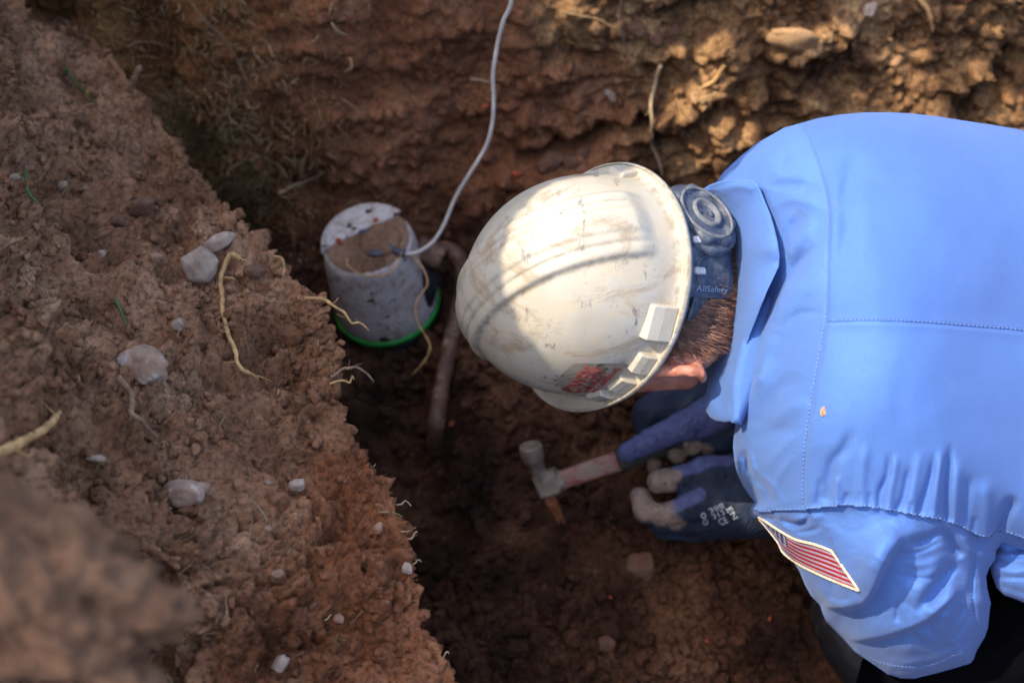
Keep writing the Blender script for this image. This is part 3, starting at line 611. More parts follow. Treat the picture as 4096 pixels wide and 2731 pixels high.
fc = low[FQ].sum(1) >= 2
gxm, gym = X_[FQ].mean(1), Y_[FQ].mean(1)
yk = (gxm > np.interp(gym, [p_[1] for p_ in YOKE], [p_[0] for p_ in YOKE])) & (gym < np.interp(gxm, [p_[0] for p_ in HS], [p_[1] for p_ in HS])) & ~fc
SHIRT = cut('shirt', ~fc, M_shirt, PERSON, 0); SHIRT['label'] = 'light blue waffle knit work shirt'
SHIRT.data.materials.append(M_yoke)
nf = int((~fc).sum()); mi = np.zeros(len(SHIRT.data.polygons), np.int32); mi[:nf] = yk[~fc]; SHIRT.data.polygons.foreach_set('material_index', mi)
SLEEVE = cut('sleeve', fc, M_sleeve, SHIRT, 0)

# lower shirt tail at the right edge
O2 = [(3950, 2150), (3990, 2128), (4096, 2150), (4500, 2200), (4500, 2560), (4250, 2470), (4096, 2408), (4066, 2396), (4018, 2380), (3987, 2350), (3965, 2292), (3957, 2240), (3975, 2200)]
x2, y2, dd2, h2, fq2, e2 = inflate(O2, None, 160, .05, 8)
S2 = Sculpt(x2, y2)
for L_, w_, h_ in (([(3975, 2190), (4060, 2200), (4250, 2180)], 12, -.007), ([(3980, 2235), (4060, 2240), (4250, 2220)], 10, -.006), ([(3985, 2270), (4050, 2285), (4200, 2270)], 16, .006), ([(3985, 2300), (4050, 2312), (4250, 2316)], 5, -.003), ([(4010, 2345), (4100, 2370), (4250, 2390)], 14, -.004)): S2.fold(L_, w_, h_, 'out')
n2 = len(x2); rr = S2.h * sstep(0, 20, dd2)
zc2 = 1.16
mesh('shirt_tail', np.vstack([c2w(cp(x2, y2, zc2 - h2 - rr)), c2w(cp(x2, y2, zc2 + h2 * .5))]), np.vstack([fq2, fq2[:, ::-1] + n2]), M_sleeve, SHIRT)

# collar: a folded band standing off the neck
CO_ = [(2803, 768), (2818, 752), (2839, 739), (2876, 726), (2916, 717), (2965, 714), (3011, 720), (3035, 740), (3059, 802), (3080, 852), (3097, 907), (3112, 970), (3121, 1031), (3116, 1069), (3092, 1118), (3069, 1165), (3045, 1225), (3021, 1289), (3000, 1342), (2983, 1395), (2974, 1442), (2968, 1490), (2966, 1540), (2963, 1586), (2958, 1630), (2950, 1674), (2925, 1686), (2896, 1688), (2862, 1682), (2839, 1667), (2824, 1645), (2812, 1619), (2800, 1630), (2791, 1628), (2800, 1605), (2820, 1581), (2836, 1520), (2849, 1452), (2862, 1405), (2877, 1356), (2892, 1310), (2906, 1261), (2913, 1200), (2916, 1146), (2914, 1080), (2909, 1012), (2903, 950), (2896, 897), (2884, 850), (2866, 810), (2842, 782), (2825, 772)]
x3, y3, d3, h3_, fq3, e3 = inflate(CO_, None, 60, .016, 5)
CZ = tps([(2825, 760, 1.17), (2950, 760, 1.12), (3040, 800, 1.085), (2910, 950, 1.19), (2980, 1000, 1.125), (3060, 1000, 1.055), (3110, 1050, 1.040), (2925, 1200, 1.17), (2990, 1200, 1.100), (3050, 1200, 1.035), (2900, 1380, 1.165), (2980, 1400, 1.080), (2840, 1600, 1.165), (2900, 1620, 1.130), (2950, 1650, 1.09)])
S3 = Sculpt(x3, y3)
S3.step([(2870, 790), (2960, 880), (3010, 1010), (3030, 1150), (3010, 1290), (2965, 1420), (2940, 1560), (2925, 1680)][::-1], 26, -.006, 120, False)
S3.fold([(3035, 760), (3085, 900), (3108, 1030), (3060, 1150)], 5, -.0012).fold([(2880, 760), (2950, 745), (3015, 760)], 16, .003).fold([(2960, 780), (3010, 900), (3040, 1020)], 22, .002).fold([(2830, 1640), (2850, 1560), (2870, 1450)], 16, .003).fold([(2800, 1610), (2815, 1600), (2832, 1560)], 6, -.003).fold([(2900, 1400), (2880, 1550), (2890, 1660)], 20, -.003)
S3.h += .0018 * fbm(np.stack([x3 / 90, y3 / 200, x3 * 0], -1), 2, 8)
cz = CZ(x3, y3); n3 = len(x3); f3z = cz - h3_ - S3.h * sstep(0, 16, d3)
mesh('collar', np.vstack([c2w(cp(x3, y3, f3z)), c2w(cp(x3, y3, cz + h3_ * .4 + .004))]), np.vstack([fq3, fq3[:, ::-1] + n3]), M_shirt, SHIRT)
# fold of the shirt front just behind the collar point
x4, y4, d4, h4, fq4, e4 = inflate([(3110, 1120), (3040, 1210), (2960, 1380), (2925, 1540), (2925, 1690), (2965, 1700), (3010, 1600), (3060, 1480), (3090, 1300)], None, 40, .012, 7)
mesh('shirt_front', np.vstack([c2w(cp(x4, y4, 1.085 - h4)), c2w(cp(x4, y4, 1.085 + h4))]), np.vstack([fq4, fq4[:, ::-1] + len(x4)]), M_shirt, SHIRT)

# stitching: short raised threads along the seams
bag = Bag()
def stitches(L, off=0, pitch=17, ln=10, r=.00042, lift=.0006, c=None):
    C = crom(L, 14); C2 = C.astype(float); T_ = np.gradient(C2, axis=0); T_ /= np.linalg.norm(T_, axis=1, keepdims=True); C2 = C2 + np.stack([-T_[:, 1], T_[:, 0]], 1) * off
    s_ = np.r_[0, np.cumsum(np.hypot(*np.diff(C2, axis=0).T))]
    for a_ in np.arange(4, s_[-1] - ln, pitch):
        q_ = np.array([[np.interp(a_ + k_ * ln, s_, C2[:, j]) for j in (0, 1)] for k_ in (0, .5, 1)])
        if q_[:, 0].max() > 4130: continue
        z_ = surf_Z(q_[:, 0], q_[:, 1]) - lift; V_, Q_, T3_ = tube_geo(wp(q_[:, 0], q_[:, 1], z_), r, 5); bag.add(V_, Q_, T3_)
stitches(YOKE[8:], 9); stitches(HS, -7); stitches([tuple(p_) for p_ in SEAM[12:-6:3]], -7); stitches([(p_[0], p_[1]) for p_ in CUFF], 5, 15, 8, .0003); stitches(SSEAM, 5, 15, 8, .0003)
bag.build('stitching', M_stitch, SHIRT)
# dab of dried mud on the back
m_, t, b = mat('dried_mud'); t.links.new(ramp(t, noise(t, 300, 4), [(.3, (.22, .12, .07)), (.7, (.42, .26, .17))]), b.inputs['Base Color'])
bag = Bag()
for (mx, my, ms) in ((3297, 1640, .0030), (3290, 1652, .0024), (3300, 1650, .0020), (3286, 1640, .0014)):
    V_, T_ = ICO2; z_ = surf_Z(mx, my)[0]; V_ = V_ * (1 + .3 * fbm(V_ * 2 + mx, 2)[:, None]) * np.array([.8, 1.3, .25]) * ms; bag.add(c2w(V_ + cp(mx, my, z_ - .0002)), T=T_)
bag.build('mud_spot', m_, SHIRT)

# flag patch
Tc = crom([(3033, 2066), (3070, 2090), (3110, 2117), (3179, 2156), (3255, 2176), (3306, 2194), (3327, 2204)], 8); Bc = crom([(3036, 2074), (3077, 2122), (3112, 2168), (3133, 2209), (3179, 2245), (3230, 2275), (3332, 2321), (3436, 2362)], 8)
nu, nv = 90, 40; u = np.linspace(0, 1, nu)[:, None]; v = np.linspace(0, 1, nv)[None]
def along(C, u): s_ = np.r_[0, np.cumsum(np.hypot(*np.diff(C, axis=0).T))]; s_ /= s_[-1]; return np.stack([np.interp(u, s_, C[:, 0]), np.interp(u, s_, C[:, 1])], -1)
G = along(Tc, u[:, 0])[:, None] * (1 - v[..., None]) + along(Bc, u[:, 0])[:, None] * v[..., None]
GZ = np.full((nu, nv), 0.0); iu = np.unique(np.r_[np.arange(0, nu, 3), nu - 1]); iv = np.unique(np.r_[np.arange(0, nv, 3), nv - 1]); Gs = G[np.ix_(iu, iv)]; cs = surf_Z(Gs[..., 0].ravel(), Gs[..., 1].ravel()).reshape(Gs.shape[:2])
for i in range(nu): GZ[i] = np.interp(np.arange(nv), iv, [np.interp(i, iu, cs[:, j]) for j in range(cs.shape[1])])
GZ = np.minimum(GZ, SZ(G[..., 0], G[..., 1]) - .004) - .0022
UVp = np.stack([np.broadcast_to(u, (nu, nv)), np.broadcast_to(1 - v, (nu, nv))], -1).reshape(-1, 2)
m, t, b = mat('flag_patch'); uvn = N(t, 'ShaderNodeUVMap', uv_map='UVMap'); sx = N(t, 'ShaderNodeSeparateXYZ'); t.links.new(uvn.outputs[0], sx.inputs[0])
def mth(op, a_, b__=None):
    n_ = N(t, 'ShaderNodeMath', operation=op)
    for i_, v_ in enumerate((a_, b__)):
        if v_ is None: continue
        if hasattr(v_, 'is_linked'): t.links.new(v_, n_.inputs[i_])
        else: n_.inputs[i_].default_value = v_
    return n_.outputs[0]
row = mth('FLOOR', mth('MULTIPLY', mth('SUBTRACT', 1.0, sx.outputs[1]), 13.0)); red = mth('SUBTRACT', 1.0, mth('MODULO', row, 2.0))
cc = mixc(t, red, (.36, .30, .40), (.33, .004, .012)); can = mth('MULTIPLY', mth('LESS_THAN', sx.outputs[0], .40), mth('GREATER_THAN', sx.outputs[1], .45))
fx = mth('ABSOLUTE', mth('SUBTRACT', mth('FRACT', mth('MULTIPLY', sx.outputs[0], 6 / .40)), .5)); fy = mth('ABSOLUTE', mth('SUBTRACT', mth('FRACT', mth('MULTIPLY', sx.outputs[1], 5 / .55)), .5))
star = mth('LESS_THAN', mth('ADD', fx, fy), .36); cc = mixc(t, can, cc, mixc(t, star, (.008, .018, .11), (.5, .5, .55))); t.links.new(cc, b.inputs['Base Color']); b.inputs['Roughness'].default_value = .7; bump(t, b, noise(t, 1500, 2), .0004, .5)
Pf = c2w(cp(G[..., 0], G[..., 1], GZ)); Pb = c2w(cp(G[..., 0], G[..., 1], GZ + .0016))
fr = gridfaces(nu, nv); FLAG = mesh('flag_patch', np.vstack([Pf.reshape(-1, 3), Pb.reshape(-1, 3)]), np.vstack([fr, fr[:, ::-1] + nu * nv]), m, SHIRT, uv=np.vstack([UVp, UVp])); FLAG['label'] = 'embroidered flag patch with red and white stripes and a cream border'
bag = Bag()
ringp = np.vstack([G[:, 0], G[-1, 1:], G[::-1, -1][1:]]); rz = np.r_[GZ[:, 0], GZ[-1, 1:], GZ[::-1, -1][1:]]
rp = wp(ringp[:, 0], ringp[:, 1], rz - .0004); V_, Q_, T3_ = tube_geo(rp, .00135 + .00018 * np.sin(np.arange(len(rp)) * 1.9), 7); bag.add(V_, Q_, T3_)
M_cream = plain('cream_thread', (.62, .52, .36), .7, var=.2, scale=400); bag.build('patch_border', M_cream, SHIRT)

# trousers and boot below
M_trou = plain('dark_trousers', (.0018, .002, .003), 1.0, var=.35, scale=40, bmp=.002, spec=.03)
x5, y5, d5, h5, fq5, e5 = inflate([(3480, 2450), (3900, 2350), (4000, 2100), (4600, 2050), (5200, 1950), (5900, 1900), (6000, 2500), (5600, 3400), (3300, 3500), (3380, 2950), (3430, 2700)], None, 380, .10, 16)
x7, y7, d7, h7, fq7, e7 = inflate([(5000, 900), (5500, 800), (6000, 950), (6250, 1350), (6200, 1900), (5900, 2500), (5300, 2500), (5000, 2000), (4950, 1400)], None, 480, .13, 20)
mesh('trousers_seat', np.vstack([c2w(cp(x7, y7, 1.33 - h7 - .008 * fbm(np.stack([x7 / 300, y7 / 200, x7 * 0], -1), 3))), c2w(cp(x7, y7, 1.33 + h7 * .6))]), np.vstack([fq7, fq7[:, ::-1] + len(x7)]), M_trou, PERSON)
f5 = .010 * fbm(np.stack([x5 / 260, y5 / 180, x5 * 0], -1), 3, 8)
mesh('trousers', np.vstack([c2w(cp(x5, y5, 1.36 - h5 - f5)), c2w(cp(x5, y5, 1.36 + h5))]), np.vstack([fq5, fq5[:, ::-1] + len(x5)]), M_trou, PERSON)
m, t, b = mat('boot_leather'); cc = ramp(t, noise(t, 30, 5, .6), [(.3, (.007, .007, .009)), (.6, (.014, .014, .018))]); st = ramp(t, noise(t, 22, 5, .65), [(.60, (0, 0, 0)), (.66, (1, 1, 1))]); cc = mixc(t, st, cc, (.11, .075, .052)); t.links.new(cc, b.inputs['Base Color']); b.inputs['Roughness'].default_value = .6; bump(t, b, noise(t, 150, 5), .001, .6)
x6, y6, d6, h6, fq6, e6 = inflate([(3270, 2350), (3243, 2400), (3238, 2472), (3250, 2520), (3266, 2552), (3303, 2637), (3345, 2695), (3390, 2760), (3500, 2900), (3800, 3000), (3800, 2500), (3500, 2350)], None, 130, .05, 9)
mesh('boot', np.vstack([c2w(cp(x6, y6, 1.40 - h6 - .0015 * fbm(np.stack([x6 / 60, y6 / 60, x6 * 0], -1), 3))), c2w(cp(x6, y6, 1.40 + h6))]), np.vstack([fq6, fq6[:, ::-1] + len(x6)]), m, PERSON)
# ================================================================== hard hat
m, t, b = mat('hat_shell')
base = ramp(t, noise(t, 14, 6, .6), [(.3, (.36, .33, .265)), (.7, (.48, .46, .395))])
g1 = ramp(t, noise(t, 38, 8, .75), [(.47, (0, 0, 0)), (.62, (.7, .7, .7))]); base = mixc(t, g1, base, (.47, .39, .28))
g3 = ramp(t, noise(t, 16, 9, .72, stretch=(1, 1, 2.4), dist=.6), [(.53, (0, 0, 0)), (.64, (.65, .65, .65))]); base = mixc(t, g3, base, (.27, .19, .11))
g2 = ramp(t, noise(t, 60, 6, .7, stretch=(1, .35, .5)), [(.60, (0, 0, 0)), (.68, (.9, .9, .9))]); base = mixc(t, g2, base, (.13, .115, .10))
g4 = ramp(t, noise(t, 170, 3, .5), [(.72, (0, 0, 0)), (.76, (.8, .8, .8))]); base = mixc(t, g4, base, (.14, .11, .09))
at = N(t, 'ShaderNodeAttribute', attribute_name='Col'); sp = N(t, 'ShaderNodeSeparateColor'); t.links.new(at.outputs['Color'], sp.inputs[0])
gm = mixc(t, 1.0, at.outputs['Color'], ramp(t, noise(t, 90, 6, .7), [(.42, (0, 0, 0)), (.6, (1, 1, 1))]), 'MULTIPLY')
base = mixc(t, gm, base, (.16, .125, .085)) ; t.links.new(base, b.inputs['Base Color'])
b.inputs['Roughness'].default_value = .42; b.inputs['Specular IOR Level'].default_value = .4
p = bump(t, b, noise(t, 120, 6, .7), .0005, .5); bump(t, b, g2, .0003, .4, p)
M_hat = m
HH = .1376
def rho(ph):                                   # dome radius at azimuth ph, measured from the back towards the left ear
    c_, s_ = np.cos(ph), np.sin(ph); rb = np.where(c_ > 0, .1227, .1297); return 1 / np.sqrt((c_ / rb) ** 2 + (s_ / .1076) ** 2)
def hat_pt(a, ph, ridges=True):                # a: 0 crown .. pi/2 rim
    r = rho(ph); sa = np.sin(a) ** .92; ca = np.cos(a) ** .86 * np.sign(np.cos(a))
    dr = np.cos(ph)[..., None] * HB + np.sin(ph)[..., None] * HL
    P_ = HC + HU * (HH * ca)[..., None] + dr * (r * sa)[..., None]
    n_ = HU * (np.cos(a) / HH)[..., None] + dr * (np.sin(a) / r)[..., None]; n_ /= np.linalg.norm(n_, axis=-1, keepdims=True)
    if ridges:
        l = (P_ - HC) @ HL; bk = (P_ - HC) @ HB
        pl = lambda w_, s_: 1 / (1 + np.exp((np.abs(l) - w_) / s_))
        fade = sstep(1.46, 1.28, a) * sstep(-.125, -.095, bk)
        h_ = .0060 * pl(.0335, .0010) + .0020 * pl(.0115, .0009) - .0016 * np.exp(-((np.abs(l) - .0220) / .0020) ** 2)
        P_ = P_ + n_ * (h_ * fade)[..., None]
    return P_, n_
def brimw(ph): f = np.clip(-np.cos(ph), 0, 1); return .0128 + .020 * f ** 3.0
nph = 420; ph = np.arange(nph) / nph * 2 * np.pi
rows = []; cols = []
aa = np.r_[np.linspace(.001, .25, 16)[:-1], np.linspace(.25, 1.50, 120)]
for a_ in aa:
    p_, n_ = hat_pt(np.full(nph, a_), ph); rows.append(p_)
    l = np.abs((p_ - HC) @ HL); bk = (p_ - HC) @ HB; g = .50 * np.exp(-((l - .0352) / .0022) ** 2) + .45 * np.exp(-((l - .0220) / .002) ** 2) + .25 * np.exp(-((l - .0125) / .0018) ** 2)
    cols.append(g * (a_ < 1.3))
dr = np.cos(ph)[:, None] * HB + np.sin(ph)[:, None] * HL; R0 = rho(ph)
def ringp(off, up, dirty=0.0): rows.append(HC + dr * (R0 + off)[:, None] + HU * (up if np.ndim(up) == 0 else up[:, None])); cols.append(np.full(nph, dirty))
W = brimw(ph); dp = .10
ringp(.0006 + 0 * W, .006, .3); ringp(.0018 + 0 * W, .002, .6); ringp(.004 + 0 * W, 0, .5)
for k_ in np.linspace(.35, .9, 6): ringp(.0 + W * k_, -dp * W * k_ * 1.2, .1)
ringp(W - .0022, -dp * W * 1.15 + .0004, .3); ringp(W - .0010, -dp * W * 1.15 + .0020, .5); ringp(W, -dp * W * 1.15 + .0016, .7); ringp(W + .0006, -dp * W * 1.15 - .0015, .4); ringp(W, -dp * W * 1.15 - .0045, .6); ringp(W - .0016, -dp * W * 1.15 - .0045, .3); ringp(W - .0022, -dp * W * 1.2 - .0012, .2)
for k_ in (.6, .3): ringp(W * k_, -dp * W * k_ * 1.2 - .0028, .1)
ringp(-.0028 + 0 * W, -.003, .2)
for a_ in (1.45, 1.2, .9, .6, .3, .02):
    p_, n_ = hat_pt(np.full(nph, a_), ph, False); rows.append(p_ - n_ * .003); cols.append(np.zeros(nph))
HV = np.stack(rows); HCc = np.stack(cols)[..., None].repeat(3, -1)
HAT = empty('hard_hat', c2w(HC)); tag(HAT, 'dirty white ribbed hard hat with a red lettered sticker, worn on the bent head', 'hard hat')
mesh('shell', c2w(HV).reshape(-1, 3), gridfaces(*HV.shape[:2], True), M_hat, HAT, col=HCc.reshape(-1, 3))
def hat_hit(px, py):                           # photo pixel -> point on the smooth dome, with its normal
    px, py = np.atleast_1d(np.asarray(px, float)), np.atleast_1d(np.asarray(py, float)); d_ = cp(px, py, 1.0)
    def Fv(P_):
        q = P_ - HC; u_ = q @ HU; b__ = q @ HB; l_ = q @ HL; return ((b__ / .1245) ** 2 + (l_ / .1076) ** 2) ** (1 / .95) + np.abs(u_ / HH) ** (2 / .90) - 1
    ts = np.linspace(.85, 1.25, 500); lo = np.full(len(px), np.nan)
    vals = np.stack([Fv(d_ * t_) for t_ in ts]); neg = vals < 0; has = neg.any(0); k_ = np.argmax(neg, 0)
    k_ = np.where(has, k_, np.argmin(vals, 0)); lo = ts[np.clip(k_ - 1, 0, None)]; hi = ts[k_]
    for _ in range(18): m_ = (lo + hi) / 2; f_ = Fv(d_ * m_[:, None]); lo = np.where(f_ > 0, m_, lo); hi = np.where(f_ > 0, hi, m_)
    P_ = d_ * hi[:, None]; q = P_ - HC; n_ = (q @ HB)[:, None] / .1245 ** 2 * HB + (q @ HL)[:, None] / .1076 ** 2 * HL + (q @ HU)[:, None] / HH ** 2 * HU
    return P_, n_ / np.linalg.norm(n_, axis=1, keepdims=True)
# accessory slots: raised pockets where the side of the dome meets the brim
def pocket(azd, wdt, hgt, out, z0=-.002):
    az = math.radians(azd); d_ = math.cos(az) * HB + math.sin(az) * HL; tg = np.cross(HU, d_); r = rho(np.array([az]))[0]
    c_ = HC + d_ * (r - .004); V_ = []
    prof = [(-.006, z0), (out, z0), (out + .0004, z0 + .003), (out - .001, z0 + hgt * .55), (out * .72, z0 + hgt * .93), (out * .40, z0 + hgt), (-.010, z0 + hgt)]
    ks = [-1, -.97, -.9, .9, .97, 1]
    for k_ in ks:
        sh = 1 - .06 * (abs(k_) > .95) - .10 * (abs(k_) > .99)
        for (o_, z_) in prof: V_.append(c_ + tg * (k_ * wdt / 2) + d_ * (o_ if o_ < 0 else o_ * sh) + HU * (z_ if z_ < z0 + .001 else z_ * sh))
    n_, m_ = len(ks), len(prof); F_ = gridfaces(n_, m_).tolist(); V_ = np.array(V_)
    T_ = [[0, i_ + 1, i_] for i_ in range(1, m_ - 1)] + [[(n_ - 1) * m_, (n_ - 1) * m_ + i_, (n_ - 1) * m_ + i_ + 1] for i_ in range(1, m_ - 1)]
    o = mesh('accessory_slot', c2w(V_), np.array(F_), M_hat, HAT, smooth=False, F3=np.array(T_)); bv = o.modifiers.new('edge', 'BEVEL'); bv.width = .0012; bv.segments = 3; bv.limit_method = 'ANGLE'; bv.harden_normals = False; return o
for az_ in (47, 71, 90, 108, 290, 320): pocket(az_, .036 if az_ == 47 else .024, .030 if az_ == 47 else .02, .0125)

# sticker
SQ = np.array([[(2176, 1560), (2295, 1449)], [(2395, 1592), (2515, 1452)]], float)
ns = 26; uu, vv = np.meshgrid(np.linspace(0, 1, ns), np.linspace(0, 1, ns), indexing='ij')
def stq(u_, v_): return SQ[0, 0] * ((1 - u_) * (1 - v_))[..., None] + SQ[0, 1] * ((1 - u_) * v_)[..., None] + SQ[1, 0] * (u_ * (1 - v_))[..., None] + SQ[1, 1] * (u_ * v_)[..., None]
q = stq(uu, vv).reshape(-1, 2); p_, n_ = hat_hit(q[:, 0], q[:, 1])
m, t, b = mat('sticker'); cc = ramp(t, noise(t, 60, 6, .7), [(.40, (.24, .20, .15)), (.52, (.30, .26, .20)), (.64, (.09, .07, .05))]); t.links.new(cc, b.inputs['Base Color']); b.inputs['Roughness'].default_value = .3
STK = mesh('sticker', np.vstack([c2w(p_ + n_ * .0012), c2w(p_ - n_ * .001)]), np.vstack([gridfaces(ns, ns), gridfaces(ns, ns)[:, ::-1] + ns * ns]), m, HAT); STK['label'] = 'worn clear sticker with red lettering'
M_red = plain('red_ink', (.42, .02, .02), .5, var=.3, scale=150, bmp=0)
def text_pts(s, outline=0.0):
    cu = bpy.data.curves.new('lettering', 'FONT'); cu.body = s; cu.size = 1; cu.resolution_u = 3
    cu.offset = .012 if not outline else 0
    if outline: cu.fill_mode = 'NONE'; cu.bevel_depth = outline; cu.bevel_resolution = 0
    o = bpy.data.objects.new('lettering', cu); scene.collection.objects.link(o); dg = bpy.context.evaluated_depsgraph_get(); me = bpy.data.meshes.new_from_object(o.evaluated_get(dg))
    import bmesh
    bm = bmesh.new(); bm.from_mesh(me); bmesh.ops.triangulate(bm, faces=bm.faces[:])
    if not outline: bmesh.ops.subdivide_edges(bm, edges=[e for e in bm.edges if e.calc_length() > .2], cuts=2); bmesh.ops.triangulate(bm, faces=bm.faces[:])
    V_ = np.array([v_.co[:] for v_ in bm.verts]); T_ = np.array([[v_.index for v_ in f_.verts] for f_ in bm.faces]); bm.free(); bpy.data.objects.remove(o); bpy.data.curves.remove(cu); bpy.data.meshes.remove(me); return V_, T_
bag = Bag()
def hat_text(s, o0, adv, upv, outline=0.0):
    V_, T_ = text_pts(s, outline); x = V_[:, 0] / V_[:, 0].max(); y = V_[:, 1] / .7
    q = np.array(o0) + x[:, None] * np.array(adv) + y[:, None] * np.array(upv); p_, n_ = hat_hit(q[:, 0], q[:, 1]); bag.add(c2w(p_ + n_ * (.0018 + V_[:, 2:3] * .004)), T=T_)
hat_text('MURRAY', (2352, 1563), (81, -80), (-19, -4)); hat_text('PLUMBING', (2384, 1566), (98, -98), (-19, -4)); hat_text('OWERS', (2312, 1570), (96, -100), (-62, -14), .022)
bag.build('lettering', M_red, STK)

# suspension band, ratchet housing and knob behind the brim
m, t, b = mat('grey_blue_plastic'); cc = ramp(t, noise(t, 75, 8, .75), [(.36, (.028, .038, .065)), (.5, (.055, .070, .105)), (.66, (.15, .155, .16))]); t.links.new(cc, b.inputs['Base Color']); b.inputs['Roughness'].default_value = .5; bump(t, b, noise(t, 200, 5), .0004, .5)
M_sus = m
SUS = empty('suspension', (0, 0, 0)); SUS.parent = HAT; SUS.location = (0, 0, 0)
def band(ph0, ph1, u0, u1, thk, off=0.0, nm='headband', n=60, rad=None):
    p_ = np.radians(np.linspace(ph0, ph1, n)); r = (rho(p_) - .010 + off) if rad is None else rad(p_) + off; d_ = np.cos(p_)[:, None] * HB + np.sin(p_)[:, None] * HL; R_ = []
    uw = np.linspace(u0, u1, 9); e_ = np.linspace(-1, 1, 9)
    for side_ in (1, -1):
        for k_ in (range(9) if side_ > 0 else range(8, -1, -1)):
            R_.append(HC + d_ * (r + side_ * thk / 2 * (1 - .5 * abs(e_[k_]) ** 6) + .16 * (uw[k_] + .02))[:, None] + HU * uw[k_])
    V_ = np.stack(R_, 1); nn, mm = V_.shape[:2]; caps = [[0, i_, i_ + 1] for i_ in range(1, mm - 1)] + [[(nn - 1) * mm, (nn - 1) * mm + i_ + 1, (nn - 1) * mm + i_] for i_ in range(1, mm - 1)]
    return mesh(nm, c2w(V_).reshape(-1, 3), gridfaces(nn, mm, True), M_sus, SUS, F3=np.array(caps))
band(-70, 47, -.060, -.022, .003, 0, 'headband'); band(-35, 34, -.076, -.012, .005, .003, 'ratchet_housing')
band(10, 34, -.084, -.010, .004, .0075, 'ratchet_tab'); band(4, 9, -.076, -.010, .003, .007, 'strap_guide')
band(33, 47, -.070, -.030, .003, .004, 'headband_strap')
def on_band(phd, uz, off=0): p_ = math.radians(phd); d_ = math.cos(p_) * HB + math.sin(p_) * HL; return HC + d_ * (rho(np.array([p_]))[0] - .010 + off + .16 * (uz + .02)) + HU * uz, d_, np.cross(HU, d_)
# knob
kc, kd, kt = on_band(-6, -.048, .009); ku = HU
nk_, mk = 96, 0; th = np.arange(96) / 96 * 2 * np.pi; sc_ = 1 + .085 * np.cos(th * 7) - .02 * (np.cos(th * 42) > 0) * (np.cos(th * 7) < .2)
prof = [(1.0, 0), (1.04, .004), (1.0, .0085), (.93, .0105), (.84, .0108), (.80, .0090), (.72, .0085), (.55, .0085), (.50, .0100), (.40, .0108), (.34, .0095), (.25, .0075), (.0, .0075)]
RK = .0345; V_ = np.stack([kc + (np.cos(th) * (sc_ if r_ > .7 else 1) * r_ * RK)[:, None] * kt + (np.sin(th) * (sc_ if r_ > .7 else 1) * r_ * RK)[:, None] * ku + kd * z_ for r_, z_ in prof])
KN = mesh('ratchet_knob', c2w(V_).reshape(-1, 3), gridfaces(len(prof), 96, True), M_sus, SUS)
M_dust = plain('dusty_plastic', (.145, .15, .16), .7, var=.4, scale=160)
V_ = np.stack([kc + (np.cos(th) * r_ * RK)[:, None] * kt + (np.sin(th) * r_ * RK)[:, None] * ku + kd * z_ for r_, z_ in ((.92, .0100), (.90, .0118), (.84, .0120), (.82, .0104))]); mesh('knob_rim', c2w(V_).reshape(-1, 3), gridfaces(4, 96, True), M_dust, SUS)
V_ = np.stack([kc + (np.cos(th) * r_ * RK)[:, None] * kt + (np.sin(th) * r_ * RK)[:, None] * ku + kd * z_ for r_, z_ in ((.50, .0080), (.48, .0122), (.40, .0130), (.36, .0115), (.30, .0080))]); mesh('knob_boss', c2w(V_).reshape(-1, 3), gridfaces(5, 96, True), M_dust, SUS)
V_ = np.stack([kc + (np.cos(th) * r_ * RK)[:, None] * kt + (np.sin(th) * r_ * RK)[:, None] * ku + kd * z_ for r_, z_ in ((1.22, -.004), (1.22, .001), (1.14, .003), (.5, .003))])
mesh('knob_ring', c2w(V_).reshape(-1, 3), gridfaces(4, 96, True), M_sus, SUS)
bag = Bag()
for k_, an in enumerate((1.2, -1.6)):      # finger dents and ridges on the knob face
    for r_ in (.2,):
        V2, T2 = ICO2; c_ = kc + kd * .0085 + kt * math.cos(an) * RK * .22 + ku * math.sin(an) * RK * .22; bag.add(c2w(c_ + (V2 * .0035) @ np.stack([kt, ku, kd * .5])), T=T2)
bag.build('knob_studs', M_sus, SUS)
M_clip = plain('pale_clip', (.40, .41, .42), .6)
for a_ in ((8, -.020), (22, -.018)):
    c_, d_, t_ = on_band(a_[0], a_[1] - .008, .012); V2 = ICO2[0] / np.abs(ICO2[0]).max(1, keepdims=True) * np.array([.0035, .0030, .0070]); mesh('strap_clip', c2w(c_ + V2 @ np.stack([t_, d_, HU])), np.zeros((0, 4), int), M_clip, SUS, smooth=False, F3=ICO2[1])
arc = np.array([on_band(22 + 8.5 * math.cos(a_), -.050 + .026 * math.sin(a_), .0100)[0] for a_ in np.linspace(.0, math.pi, 24) - math.pi / 2 * 0]); tube('tab_ridge', c2w(arc), .0011, M_sus, SUS, 8)
tube('housing_ridge', c2w(np.array([on_band(9.5, u_, .0095)[0] for u_ in np.linspace(-.082, -.014, 12)])), .0016, M_sus, SUS, 8)
V_, T_ = text_pts('AllSafety'); bag = Bag(); x = V_[:, 0] / V_[:, 0].max(); P_ = []
for xx, yy in zip(x, V_[:, 1]): c_, d_, t__ = on_band(31 - yy * 4.0, -.024 - xx * .050, .0114); P_.append(c_)
bag.add(c2w(np.array(P_)), T=T_); bag.build('embossed_text', plain('pale_print', (.20, .26, .34), .6, bmp=0), SUS)

